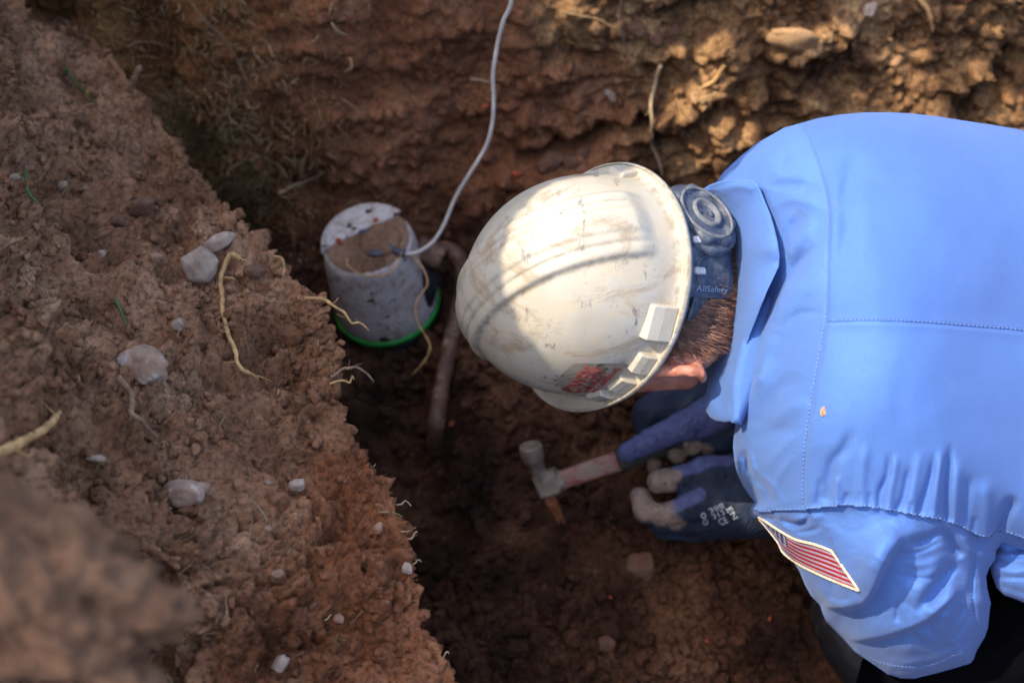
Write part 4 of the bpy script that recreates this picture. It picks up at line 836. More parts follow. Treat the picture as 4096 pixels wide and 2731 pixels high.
# hair: short strands on the back and side of the head
m, t, b = mat('hair'); hi = N(t, 'ShaderNodeNewGeometry'); cc = ramp(t, noise(t, 80, 3), [(.3, (.040, .016, .010)), (.5, (.12, .050, .028)), (.7, (.26, .125, .07))]); t.links.new(cc, b.inputs['Base Color']); b.inputs['Roughness'].default_value = .45
bag = Bag(); cnt = 0; Vb, = (w2c(np.array([v_.co[:] for v_ in PERSON.data.vertices]) + np.array(PERSON.location)),)
nb = np.array([v_.normal[:] for v_ in PERSON.data.vertices]) @ CM
if ((Vb - HC) * nb).sum(1).mean() < 0: nb = -nb
px_ = 2048 + Vb[:, 0] / -Vb[:, 2] * F; py_ = 1365.5 - Vb[:, 1] / -Vb[:, 2] * F; q = Vb - HC
HP = [(2560, 600), (2900, 760), (2960, 900), (2960, 1150), (2930, 1280), (2880, 1390), (2810, 1435), (2740, 1415), (2640, 1450), (2480, 1480), (2400, 1400)]
okh = inside(px_, py_, HP) & (nb[:, 2] > -.25) & (q @ HU < -.005) & (q @ HU > -.165) & ((q @ HB > -.02) | (np.abs(q @ HL) > .05)) & (np.linalg.norm(q, axis=1) < .19)
cand = np.nonzero(okh)[0]
for _ in range(11000):
    i_ = rng.choice(cand); p0 = Vb[i_] + rng.normal(size=3) * .002; n_ = nb[i_]
    g_ = unit(-HU * 1.0 + n_ * (.50 + rng.random() * .3) + rng.normal(size=3) * .22 + HL * .35 * np.sign(q[i_] @ HL) * (abs(q[i_] @ HL) > .03)); ln = .006 + .007 * rng.random(); sd_ = unit(np.cross(g_, n_) + 1e-6) * .00030
    p1 = p0 + g_ * ln * .5; p2 = p1 + unit(g_ - n_ * .25) * ln * .5
    bag.add([p0 - sd_, p0 + sd_, p1 + sd_ * .8, p1 - sd_ * .8, p2], Q=[[0, 1, 2, 3]], T=[[3, 2, 4]])
HV_ = [c2w(v_) for v_ in bag.V]; bag.V = HV_; bag.build('hair', m, PERSON)
M_scalp = plain('scalp', (.095, .038, .022), .7, var=.4, scale=120); PERSON.data.materials.append(M_scalp)
okf = okh.copy(); fi = np.array([all(okf[list(p_.vertices)]) for p_ in PERSON.data.polygons]); PERSON.data.polygons.foreach_set('material_index', fi.astype(np.int32))
# ================================================================== gloves and hammer
def glove(name, parts, fing, dirtpts, mt, label, h=.0015, kk=.0032):
    allp = np.array([p_[0] for p_ in parts] + [p_[1] for p_ in parts]); lo, hi = allp.min(0) - .045, allp.max(0) + .045
    def fn(P):
        s = None
        for it in parts:
            q = sd_cone(P, *it[:4]); k_ = it[4] if len(it) > 4 else kk; s = q if s is None else smin(s, q, k_)
        wv = P @ rotm((0, 0, 1), .5).T * np.array([150, 60, 60]); return s + .0005 * vnoise(P * 190) + .0011 * vnoise(P * 60) - .0013 * np.clip(1 - np.abs(vnoise(wv)) * 5, 0, 1) * np.clip(vnoise(P * 35) * 2.5 + .3, 0, 1)
    V, Q = sdf_mesh(fn, lo, hi, h); dm = np.full(len(V), 9.0)
    for d_ in dirtpts: dm = np.minimum(dm, np.linalg.norm(V - d_[0], axis=1) / d_[1])
    c = np.zeros((len(V), 3)); c[:, 0] = sstep(1.15, .75, dm + .25 * fbm(V * 70, 3))
    kd_ = np.full(len(V), 9.0)
    for d_ in fing: kd_ = np.minimum(kd_, np.linalg.norm(np.clip(((V - d_[0]) @ (d_[1] - d_[0]) / ((d_[1] - d_[0]) @ (d_[1] - d_[0])))[:, None], 0, 1) * (d_[1] - d_[0]) + d_[0] - V, axis=1) / d_[2])
    c[:, 1] = sstep(1.2, .8, kd_)
    o = mesh(name, c2w(V), Q, mt, PERSON, col=c); o['label'] = label; return o
m, t, b = mat('glove'); at = N(t, 'ShaderNodeAttribute', attribute_name='Col'); sp = N(t, 'ShaderNodeSeparateColor'); t.links.new(at.outputs['Color'], sp.inputs[0])
navy = ramp(t, noise(t, 45, 6, .6), [(.35, (.006, .012, .030)), (.6, (.014, .028, .062)), (.72, (.035, .040, .055))]); knit = ramp(t, noise(t, 120, 4), [(.3, (.050, .060, .16)), (.7, (.105, .120, .26))])
dirt = ramp(t, noise(t, 70, 6, .65), [(.3, (.13, .085, .065)), (.6, (.26, .19, .15)), (.75, (.08, .055, .045))]); c = mixc(t, sp.outputs[1], navy, knit); c = mixc(t, sp.outputs[0], c, dirt); t.links.new(c, b.inputs['Base Color']); b.inputs['Roughness'].default_value = .75
bump(t, b, noise(t, 350, 4), .0008, .6); M_glove = m
# right hand (upper in the picture): thumb laid along the grip, fingers curled round it with tips showing below
hz = 1.44
rp = [(cp(2940, 1640, 1.47), cp(2850, 1700, 1.46), .040, .040, .02), (cp(2850, 1700, 1.46), cp(2760, 1735, 1.465), .040, .030, .02),
      (cp(2860, 1655, 1.435), cp(2740, 1700, 1.425), .0225, .0175, .012), (cp(2740, 1700, 1.425), cp(2610, 1758, 1.422), .018, .0155, .006), (cp(2610, 1758, 1.422), cp(2512, 1806, 1.424), .0150, .0125),
      (cp(2820, 1570, 1.50), cp(2700, 1600, 1.49), .034, .030, .02), (cp(2700, 1600, 1.49), cp(2600, 1655, 1.485), .030, .022, .015), (cp(2600, 1655, 1.485), cp(2585, 1720, 1.482), .020, .016, .01), (cp(2760, 1540, 1.52), cp(2900, 1500, 1.56), .036, .038, .015)]
for (ax_, ay_, bx_, by_, tx_, ty_, r_) in ((2660, 1740, 2600, 1840, 2622, 1866, .0100), (2740, 1720, 2690, 1815, 2708, 1826, .0118), (2800, 1700, 2755, 1790, 2770, 1792, .0118), (2860, 1690, 2815, 1780, 2828, 1787, .0085)):
    rp += [(cp(ax_, ay_, 1.505), cp(bx_, by_, 1.500), r_ * 1.15, r_ * 1.05, .004), (cp(bx_, by_, 1.500), cp(tx_, ty_, 1.440), r_ * 1.05, r_, .003)]
glove('right_glove', rp, [(cp(2860, 1640, 1.42), cp(2500, 1808, 1.41), .024)], [(cp(2622, 1866, 1.435), .018), (cp(2708, 1815, 1.432), .014), (cp(2770, 1780, 1.432), .013), (cp(2828, 1780, 1.435), .012), (cp(2850, 1780, 1.50), .03)], M_glove, 'dark blue work glove gripping the hammer, thumb along the grip')
# left hand (lower): half-closed, pinching
lz = 1.40
lp = [(cp(3120, 2030, 1.44), cp(2960, 1990, 1.42), .040, .046, .02), (cp(2960, 1990, 1.42), cp(2880, 1985, 1.42), .044, .042, .02), (cp(2930, 1905, 1.42), cp(2830, 1900, 1.415), .026, .024, .015),
      (cp(2830, 1895, 1.41), cp(2735, 1912, 1.405), .020, .0160, .010), (cp(2735, 1912, 1.405), cp(2632, 1926, 1.41), .0160, .0142), (cp(2850, 1905, 1.40), cp(2740, 1935, 1.425), .018, .012, .008),
      (cp(2860, 1985, 1.40), cp(2770, 2022, 1.395), .026, .018, .012), (cp(2770, 2022, 1.395), cp(2650, 2062, 1.40), .0160, .0140, .006), (cp(2650, 2062, 1.40), cp(2585, 2046, 1.405), .014, .0150), (cp(2585, 2046, 1.405), cp(2560, 1985, 1.415), .0150, .0125),
      (cp(2870, 2040, 1.425), cp(2760, 2070, 1.42), .026, .021, .012), (cp(2760, 2070, 1.42), cp(2640, 2080, 1.425), .0190, .0165), (cp(2640, 2080, 1.425), cp(2600, 2060, 1.44), .016, .014),
      (cp(2900, 2080, 1.435), cp(2780, 2110, 1.44), .022, .018, .012), (cp(2780, 2110, 1.44), cp(2660, 2112, 1.445), .0165, .0145)]
LG = glove('left_glove', lp, [(cp(2900, 1835, 1.40), cp(2720, 1868, 1.395), .012), (cp(2790, 1975, 1.378), cp(2690, 2020, 1.385), .010)], [(cp(2632, 1931, 1.395), .024), (cp(2690, 1900, 1.39), .012), (cp(2580, 2010, 1.395), .026), (cp(2640, 2045, 1.385), .02), (cp(2690, 2070, 1.40), .018)], M_glove, 'dirty navy work glove of the lower hand with white print')
M_print = plain('glove_print', (.42, .46, .52), .7, var=.4, scale=300, bmp=0); bag = Bag()
vl = w2c(np.array([v_.co[:] for v_ in LG.data.vertices]) + worldloc(LG)); vpx = 2048 + vl[:, 0] / -vl[:, 2] * F; vpy = 1365.5 - vl[:, 1] / -vl[:, 2] * F
def glove_text(s, o0, adv, upv, outline=0.0):
    V_, T_ = text_pts(s, outline); x = V_[:, 0] / V_[:, 0].max(); y = V_[:, 1] / .7; q = np.array(o0) + x[:, None] * np.array(adv) + y[:, None] * np.array(upv); zq = []
    for a_, b__ in q:
        d_ = (vpx - a_) ** 2 + (vpy - b__) ** 2; j = np.argpartition(d_, 12)[:12]; zq.append(-vl[j, 2].max())
    bag.add(wp(q[:, 0], q[:, 1], np.array(zq) - .0008), T=T_)
for s_, o_, ad_, up_v in (('388', (2830, 2035), (60, -24), (10, 18)), ('3121', (2843, 2058), (62, -26), (10, 18)), ('CE', (2868, 2078), (34, -14), (14, 24)), ('00', (2800, 2052), (16, 50), (20, -6)), ('EN', (2905, 2034), (30, 46), (18, -12))): glove_text(s_, o_, ad_, up_v)
bag.build('glove_print', M_print, LG)

HAM = empty('hammer', wp(2250, 1930, 1.49)); tag(HAM, 'dusty claw hammer with faded red handle held in the upper gloved hand', 'hammer')
M_steel = plain('dusty_steel', (.21, .165, .13), .6, .25, var=.4, scale=80, bmp=.0008); M_rust = plain('rusty_steel', (.24, .09, .035), .8, .2, var=.5, scale=90, bmp=.001)
m, t, b = mat('faded_handle'); cc = ramp(t, noise(t, 60, 6, .7, stretch=(.4, 1, 1)), [(.40, (.22, .045, .040)), (.5, (.27, .14, .11)), (.58, (.25, .19, .15))]); t.links.new(cc, b.inputs['Base Color']); b.inputs['Roughness'].default_value = .7
M_grip = plain('rubber_grip', (.035, .036, .028), .85, var=.4, scale=60)
hd = cp(2205, 1932, 1.475); he = cp(2475, 1842, 1.455); hf = cp(2860, 1712, 1.475)
def obar(a_, b__, w0, h0_, w1, h1, nseg=24, seg=20, up=(0, 0, 1)):
    ax = unit(b__ - a_); s_ = unit(np.cross(ax, up)); u_ = np.cross(s_, ax); th = np.arange(seg) / seg * 2 * np.pi; R_ = []
    for k_ in np.linspace(0, 1, nseg):
        cth, sth = np.cos(th), np.sin(th); w_ = (w0 + (w1 - w0) * k_) / 2; hh_ = (h0_ + (h1 - h0_) * k_) / 2
        R_.append(a_ + (b__ - a_) * k_ + (np.sign(cth) * np.abs(cth) ** .5 * w_)[:, None] * s_ + (np.sign(sth) * np.abs(sth) ** .5 * hh_)[:, None] * u_)
    V_ = np.vstack(R_ + [[a_], [b__]]); n = nseg * seg; j = np.arange(seg)
    return V_, gridfaces(nseg, seg, True), np.vstack([np.stack([np.full(seg, n), (j + 1) % seg, j], 1), np.stack([np.full(seg, n + 1), (nseg - 1) * seg + j, (nseg - 1) * seg + (j + 1) % seg], 1)])
V_, Q_, T_ = obar(hd, he, .024, .020, .026, .018); mesh('handle', c2w(V_), Q_, m, HAM, F3=T_)
V_, Q_, T_ = obar(he - unit(he - hd) * .002, hf, .028, .024, .031, .026); V_ = V_ + (.0008 * np.sin(V_ @ unit(hf - he) * 900))[:, None] * 0; mesh('grip', c2w(V_), Q_, M_grip, HAM, F3=T_)
def hs(P):
    s = sd_cone(P, cp(2124, 1796, 1.452), cp(2131, 1820, 1.456), .0150, .0150) ; n_ = unit(cp(2131, 1840, 1.458) - cp(2120, 1778, 1.450)); s = np.maximum(s, -((P - cp(2124, 1796, 1.452)) @ n_) - .006)
    s = smin(s, sd_cone(P, cp(2135, 1832, 1.458), cp(2158, 1892, 1.470), .0098, .0095), .004)
    ax_ = unit(he - hd); up_2 = unit(np.cross(ax_, (0, 0, 1.))); w_ = np.cross(ax_, up_2); q = P - cp(2192, 1932, 1.475); Q3 = np.abs(np.stack([q @ ax_, q @ up_2, q @ w_], -1)) - np.array([.0115, .0125, .0085])
    bxd = np.linalg.norm(np.clip(Q3, 0, None), axis=-1) + np.minimum(Q3.max(-1), 0) - .004; s = smin(s, bxd, .004)
    return smin(s, sd_cone(P, cp(2205, 1932, 1.475), cp(2248, 1920, 1.474), .0135, .0135), .003) + .0005 * vnoise(P * 150)
V_, Q_ = sdf_mesh(hs, hd - .07, hd + .07, .0014); mesh('head', c2w(V_), Q_, M_steel, HAM)
def clw(P):
    s = 9
    for o_ in (-1, 1):
        k_ = o_ * 9
        s = np.minimum(s, smin(sd_cone(P, cp(2190 + k_, 1955, 1.476), cp(2206 + k_, 2008, 1.480), .0085, .0058), sd_cone(P, cp(2206 + k_, 2008, 1.480), cp(2246 + k_ * 1.2, 2090, 1.500), .0058, .0022), .004))
    return s
V_, Q_ = sdf_mesh(clw, cp(2225, 2015, 1.5) - .05, cp(2225, 2015, 1.5) + .05, .0013); mesh('claw', c2w(V_), Q_, M_rust, HAM)

# ================================================================== pump in the corner of the pit
def wq(px, py, z):                             # point under a photo pixel at world height z
    d_ = wp(px, py, 1.0) - CO; return CO + d_ * ((z - CAM_H) / d_[2])
m, t, b = mat('pump_plastic'); base = ramp(t, noise(t, 20, 5), [(.3, (.46, .43, .42)), (.7, (.60, .57, .55))])
g1 = ramp(t, noise(t, 75, 8, .75), [(.47, (0, 0, 0)), (.60, (.75, .75, .75))]); base = mixc(t, g1, base, (.30, .21, .145))
g2 = ramp(t, noise(t, 42, 5, .6), [(.60, (0, 0, 0)), (.64, (1, 1, 1))]); base = mixc(t, g2, base, (.055, .024, .013)); t.links.new(base, b.inputs['Base Color']); b.inputs['Roughness'].default_value = .5; bump(t, b, g2, .001, .5); M_pump = m
M_green = plain('green_band', (.015, .26, .035), .5, var=.3, scale=60, bmp=0); M_black = plain('black_base', (.012, .013, .018), .7)
M_lid = M_pump
M_dirt = soil_mat('settled_dirt', (.15, .08, .045), (.26, .155, .10), (.36, .24, .16)); M_gland = plain('gland_plastic', (.055, .065, .095), .6, var=.5, scale=60)
ptop = wq(1467, 955, .165); tilt = unit(np.array([-.11, .02, 1.0])); pbase = ptop - tilt * .150
sxv = unit(np.cross(tilt, np.array([0, 1, 0])) * -1); sxv = unit(np.array([1, 0, 0]) - tilt * tilt[0]); syv = np.cross(tilt, sxv)
def lathe(prof, c0, n=96, sx=sxv, sy=syv, ax=tilt, wob=0):
    th = np.arange(n) / n * 2 * np.pi; return np.stack([c0 + ax * z_ + (np.cos(th) * r_)[:, None] * sx + (np.sin(th) * r_)[:, None] * sy for r_, z_ in prof]), gridfaces(len(prof), n, True)
PUMP = empty('sump_pump', pbase); tag(PUMP, 'muddy white cylindrical pump with a green band standing in the pit corner', 'pump')
V_, Q_ = lathe([(.0, .006), (.079, .006), (.0800, .010), (.0775, .04), (.0725, .09), (.0680, .130), (.0655, .141), (.0620, .1465), (.057, .148), (.050, .1482), (.0, .1482)], pbase); mesh('casing', V_.reshape(-1, 3), Q_, M_pump, PUMP)
V_, Q_ = lathe([(.0, -.005), (.0815, -.005), (.0825, -.002), (.0825, .002), (.0810, .0052), (.070, .0052)], pbase); mesh('green_band', V_.reshape(-1, 3), Q_, M_green, PUMP)
V_, Q_ = lathe([(.0, -.05), (.072, -.05), (.074, -.03), (.074, -.0055), (.0, -.0055)], pbase); mesh('strainer_base', V_.reshape(-1, 3), Q_, M_black, PUMP)
# raised white lid plate covering the far side, cut along a chord
def chord_plate(name, rr, z0, z1, ang, off, mt):
    th = np.linspace(0, 2 * np.pi, 160, endpoint=False); dirv = np.array([math.cos(ang), math.sin(ang)]); P2 = np.stack([np.cos(th), np.sin(th)], 1) * rr; dsp = P2 @ dirv; P2 = P2 + np.clip(off - dsp, 0, None)[:, None] * dirv
    cen = dirv * (rr * .5 + off * .5); R_ = []
    for z_, s_ in ((z0, 1), (z1 - .0015, 1), (z1, .975), (z1 + .0008, .8), (z1 + .0012, 0)): q = cen + (P2 - cen) * s_; R_.append(ptop - tilt * (.150 - .0) + tilt * z_ + q[:, :1] * sxv + q[:, 1:] * syv)
    V_ = np.stack(R_); return mesh(name, V_.reshape(-1, 3), gridfaces(5, 160, True), mt, PUMP)
chord_plate('lid_plate', .0665, .144, .1545, math.radians(118), .014, M_pump)
th = np.linspace(0, 2 * np.pi, 120, endpoint=False); R_ = []
dv = np.array([math.cos(math.radians(118)), math.sin(math.radians(118))])
for s_ in np.linspace(0, 1, 26):
    P2 = np.stack([np.cos(th), np.sin(th)], 1) * .062 * s_; dsp = P2 @ dv; P2 = P2 - np.clip(dsp - .016, 0, None)[:, None] * dv
    q3 = np.c_[P2, P2[:, 0] * 0] ; hgt = .1492 + .0045 * (1 - s_ ** 2) + .0022 * fbm(q3 * 60, 4, 3) - .003 * (s_ > .97); R_.append(pbase + P2[:, :1] * sxv + P2[:, 1:] * syv + hgt[:, None] * tilt)
mesh('caked_dirt', np.stack(R_).reshape(-1, 3), gridfaces(26, 120, True), M_dirt, PUMP)
gc = pbase + sxv * .020 - syv * .006 + tilt * .150
V_, Q_ = lathe([(.031, -.002), (.031, .003), (.029, .0055), (.022, .0062), (.0, .0064)], gc); V_ = V_ + tilt * .001 * fbm(V_ * 80, 3, 5)[..., None]; mesh('cable_gland', V_.reshape(-1, 3), Q_, M_dirt, PUMP)
for (a_, b__, s_) in ((-.022, .016, .010), (-.004, -.026, .012), (.006, .012, .005)):
    V2, T2 = ICO3; V2 = V2 * (1 + .3 * fbm(V2 * 1.5 + a_ * 100, 2)[:, None]); mesh('gland_chip', gc + a_ * sxv + b__ * syv + tilt * .0045 + V2 @ np.stack([sxv * s_, syv * s_ * .5, tilt * .0025]), np.zeros((0, 4), int), M_gland, PUMP, F3=T2)
M_brick = plain('brick_crumb', (.42, .085, .035), .9, var=.3, scale=120)
for (a_, b__, s_) in ((-.040, -.004, .0052), (.012, .030, .0052), (-.036, -.010, .0028)):
    V2, T2 = lump(ICO2, s_, .35, 1.5, .8, .9); o = mesh('brick_chip', V2 + pbase + a_ * sxv + b__ * syv + tilt * .155, np.zeros((0, 4), int), M_brick, PUMP, smooth=False, F3=T2)
# side outlet, coupling and pipe
M_pvc, t, b = mat('muddy_pipe'); c = ramp(t, noise(t, 30, 7, .7), [(.34, (.30, .20, .13)), (.44, (.13, .066, .036)), (.54, (.070, .030, .016))]); t.links.new(c, b.inputs['Base Color']); b.inputs['Roughness'].default_value = .6; bump(t, b, noise(t, 120, 6), .001, .5)
V_, Q_, T_ = tube_geo(np.array([wp(1600, 1060, 1.68), wp(1655, 1050, 1.685), wp(1690, 1120, 1.70), wp(1665, 1240, 1.73)]), [.022, .026, .026, .022], 20); mesh('volute', V_, Q_, M_black, PUMP, F3=T_)
PIPE = empty('outlet_pipe', wp(1750, 1700, 1.7)); tag(PIPE, 'mud stained white elbow pipe running from the pump down to the pit floor', 'pipe')
pc = [wp(1650, 1000, 1.675), wp(1745, 1012, 1.68)]
V_, Q_, T_ = obar(w2c(wp(1668, 985, 1.675)), w2c(wp(1768, 1035, 1.68)), .036, .036, .040, .040, 6, 20); mesh('coupling', c2w(V_), Q_, M_pvc, PIPE, F3=T_)
pts = crom([wp(1740, 1000, 1.685), wp(1790, 998, 1.685), wp(1838, 1030, 1.69), wp(1852, 1100, 1.70), wp(1838, 1200, 1.715), wp(1800, 1380, 1.70), wp(1765, 1560, 1.665), wp(1742, 1720, 1.64), wq(1742, 1830, -.10), wq(1750, 1920, -.22)], 8)
tube('pipe', pts, .0122 + .0012 * fbm(pts * 40, 3), M_pvc, PIPE, 24)
# cable
CB = [(2060, -220, 1.35), (2046, 0, 1.42), (2012, 90, 1.45), (1988, 190, 1.48), (1972, 300, 1.50), (1975, 400, 1.52), (1968, 500, 1.54), (1942, 590, 1.56), (1882, 690, 1.58), (1822, 790, 1.60), (1780, 890, 1.61), (1742, 955, 1.615), (1700, 993, 1.615), (1650, 1014, 1.61), (1602, 1012, 1.61)]
cb = crom([wp(*p_) for p_ in CB], 12); M_cable = plain('grey_cable', (.56, .53, .48), .5, var=.3, scale=30, bmp=.0004)
CBL = empty('power_cable', cb[-1]); tag(CBL, 'pale grey cable hanging down the pit wall to the top of the pump', 'cable')
tube('cable', cb, .0027, M_cable, CBL, 14)
pl = crom([wp(1622, 1014, 1.611), wp(1590, 1008, 1.612), wp(1565, 992, 1.617), wp(1545, 980, 1.622)], 6); tube('cable_boot', pl, np.linspace(.0062, .0040, len(pl)), M_gland, CBL, 12)
# ================================================================== roots, stones, grass, added shade tree
M_rooty = plain('yellow_root', (.48, .28, .11), .8, var=.5, scale=120); M_rootb = plain('brown_root', (.22, .13, .075), .8, var=.35, scale=120); M_rootw = plain('pale_root', (.42, .30, .18), .75, var=.25, scale=120)
def ppath(pts, on, lift=.004, Z=None):
    out = []; lift = lift + (.0085 if on is on_bank else 0)
    for p_ in pts:
        if len(p_) == 3: out.append(wp(*p_))
        else: out.append(on(p_[0], p_[1], lift))
    return np.array(out)
def root(name, pts, on, r0, r1, mt, label, lift=.003, jit=.0012, n=9, cat='root', group=None):
    P_ = crom(ppath(pts, on, lift), n); P_ = P_ + jit * np.stack([vnoise(P_ * 130, 3), vnoise(P_ * 130, 4), vnoise(P_ * 130, 5)], 1)
    R_ = np.linspace(r0, r1, len(P_)) * (1 + .28 * vnoise(P_ * 220, 7) + .12 * vnoise(P_ * 700, 8)) * np.clip(np.linspace(0, 1, len(P_)) * -6 + 6.35, .35, 1); bg_ = Bag(); bg_.add(*tube_geo(P_, R_, 9))
    for k_ in range(0 if cat != 'root' or len(P_) < 30 else len(P_) // 9):
        i_ = rng.integers(3, len(P_) - 2); d0 = unit(unit(P_[i_ + 1] - P_[i_]) * .6 + rng.normal(size=3) * .7); p_ = P_[i_]; q_ = [p_]
        for _ in range(5): d0 = unit(d0 + rng.normal(size=3) * .4); p_ = p_ + d0 * R_[i_] * (1.2 + rng.random() * 1.2); q_.append(p_)
        bg_.add(*tube_geo(q_, np.linspace(.34, .10, 6) * R_[i_], 5))
    o = bg_.build(name, mt); return tag(o, label, cat, group)
root('root', [(968, 1030), (930, 1026), (906, 1032), (894, 1100), (896, 1180), (903, 1260), (915, 1340), (935, 1400), (962, 1450), (1010, 1500), (1085, 1536)], on_bank, .0030, .0016, M_rooty, 'longest bright yellow root running down the near bank', .005)
root('root', [(905, 1102), (940, 1104)], on_bank, .0016, .0010, M_rooty, 'short side stub of the bright yellow root', .006)
root('root', [(1235, 1192), (1290, 1196, 1.13), (1332, 1222, 1.13), (1375, 1250, 1.135), (1408, 1292, 1.14), (1440, 1290, 1.145), (1478, 1325, 1.15)], on_bank, .0018, .0011, M_rooty, 'wavy yellow root sticking out in front of the pump', .003)
root('root', [(-40, 1810), (60, 1770), (130, 1745), (185, 1712), (240, 1648)], on_bank, .0032, .0028, M_rooty, 'thick blurred yellow root at the left edge of the bank', .010)
root('root', [(480, 1508), (528, 1590), (540, 1650), (582, 1692), (635, 1752)], on_bank, .0028, .0018, M_rootb, 'thick brown root in the middle of the near bank', .005)
root('root', [(1325, 1500), (1375, 1476, 1.08), (1425, 1470, 1.08), (1462, 1488, 1.085), (1496, 1524, 1.09)], on_bank, .0017, .0008, M_rootb, 'brown root arching over the dark gap below the pump', .002)
root('root', [(1330, 1530), (1372, 1520, 1.075), (1400, 1530, 1.075), (1408, 1505, 1.08), (1415, 1522, 1.08)], on_bank, .0012, .0005, M_rooty, 'curled yellow rootlet just under the brown arching root', .002)
root('root', [(1100, 1022), (1128, 1036, 1.20), (1137, 1070, 1.20), (1130, 1102, 1.20)], on_bank, .0016, .0009, M_rooty, 'small hooked yellow root on the bank crest left of the pump', .002)
root('root', [(520, 352), (540, 310, 1.45), (562, 262, 1.44)], on_bank, .0042, .0036, M_rootb, 'stubby grey brown root end on the far bank crest', .002)
for (x_, y_), lb in (((1472, 1852), 'tiny rootlet at the upper notch of the lower crest'), ((1590, 2015), 'knotted pale rootlet tuft halfway down the lower crest'), ((1632, 2140), 'forked pale rootlet below the knotted tuft'), ((1645, 2262), 'looped pale rootlet beside a pebble low on the crest'), ((1755, 2610), 'last pale rootlet near the bottom end of the crest')):
    z_ = float(np.interp(y_, Er[:, 1], Er[:, 2])); pts = [(x_ - 22, y_ + 6, z_ + .004)] + [(x_ + k_ * 14 + rng.normal() * 5, y_ + rng.normal() * 15, z_ + .004) for k_ in range(1, 4)]
    root('rootlet', pts, on_bank, .0009, .0004, M_rootw, lb, jit=.001)
root('root', [(1386, 1035, 1.60), (1394, 1066, 1.595), (1440, 1095, 1.59), (1500, 1106, 1.59), (1560, 1090, 1.59), (1590, 1050, 1.60), (1608, 1005, 1.60)], on_pit, .0015, .0010, M_rooty, 'thin tan root draped over the front rim of the pump', jit=.0006)
root('root', [(1648, 1022, 1.605), (1690, 1070, 1.60), (1710, 1130, 1.60), (1690, 1170, 1.60), (1664, 1215, 1.60), (1672, 1290, 1.60), (1718, 1375, 1.60), (1706, 1430, 1.60), (1648, 1500, 1.61)], on_pit, .0014, .0012, M_rooty, 'thin tan root hanging between the pump and its pipe', jit=.0006)
root('root', [(2640, 262), (2618, 330), (2606, 420), (2612, 500), (2604, 570), (2632, 640), (2650, 705)], on_pit, .0030, .0022, M_rootw, 'long wavy root on the wall above the hard hat', .012)
root('root', [(2492, -30), (2478, 60), (2486, 130), (2505, 190), (2526, 252)], on_pit, .0028, .0016, M_rootb, 'brown root hanging at the top edge above the sunlit patch', .012)
root('root', [(2250, 46), (2330, 66), (2400, 82), (2474, 122)], on_pit, .0022, .0022, M_rooty, 'root lying across the sunlit patch at the top', .010)
root('root', [(3660, -20), (3715, 50), (3732, 130)], on_pit, .0040, .0030, M_rooty, 'root hanging at the top above the worker\'s back', .012)
root('root', [(1110, 775), (1170, 742), (1230, 722), (1290, 690), (1390, 640)], on_pit, .0024, .0010, M_rootw, 'pale root on the wall just above and left of the pump', .008)
root('root', [(760, 0), (820, 90), (900, 170), (960, 270), (1000, 370)], on_pit, .0014, .0010, M_rootb, 'long thin straight root across the rooty corner of the wall', .012)
root('root', [(1880, 316), (1925, 318), (1965, 332)], on_pit, .0018, .0012, M_rootw, 'short pale root on the wall left of the cable bend', .008)
root('root', [(510, 190), (560, 168), (630, 172), (700, 205)], on_pit, .0016, .0010, M_rootb, 'arched brown root in the upper left corner of the wall', .014)
root('root', [(2900, 262), (2860, 330), (2800, 350)], on_pit, .0042, .0026, M_rooty, 'stout sunlit root above the worker\'s right shoulder', .012)
# mat of hair-fine roots over the back-left wall
msk = _ok & (_qx > 350) & (_qx < 1560) & (_qy > -60) & (_qy < 1150); wgt = area_p = np.linalg.norm(np.cross(np.gradient(PP, axis=0), np.gradient(PP, axis=1)), axis=-1) * msk * sstep(1500, 700, _qx) * sstep(1150, 700, _qy); wgt = (wgt * (.2 + 1.5 * sstep(-.2, .4, fbm(P * 6, 3, 201)))).ravel()
idx = rng.choice(wgt.size, 5200, p=wgt / wgt.sum()); bag = Bag(); Pf, Nf = PP.reshape(-1, 3), Nw.reshape(-1, 3)
for i in idx:
    ln = .010 + .028 * rng.random() ** 1.6; d0 = unit(np.array([.25, 0, -1.0]) + rng.normal(size=3) * .55 + Nf[i] * .25); p_ = Pf[i] + Nf[i] * .003; pts = [p_]
    for k_ in range(5): d0 = unit(d0 + rng.normal(size=3) * .42); p_ = p_ + d0 * ln / 5; pts.append(p_)
    V_, Q_, T_ = tube_geo(pts, np.linspace(1, .5, 6) * (.0005 + .0010 * rng.random() ** 2), 3); g = rng.random(); bag.add(V_, Q_, T_, col=np.array([.30, .17, .06]) * (1 - g) + np.array([.62, .43, .22]) * g ** 2)
m, t, b = mat('fine_root'); at = N(t, 'ShaderNodeAttribute', attribute_name='Col'); t.links.new(at.outputs['Color'], b.inputs['Base Color']); b.inputs['Roughness'].default_value = .7
stuff(bag.build('fine_roots', m, origin=(0, 0, 0)), 'mat of hair fine golden brown roots on the back wall', 'roots')
bag = Bag(); wgt = (np.linalg.norm(np.cross(np.gradient(BK, axis=0), np.gradient(BK, axis=1)), axis=-1) * visb).ravel(); idx = rng.choice(wgt.size, 520, p=wgt / wgt.sum()); Pf, Nf = BK.reshape(-1, 3), NB.reshape(-1, 3)
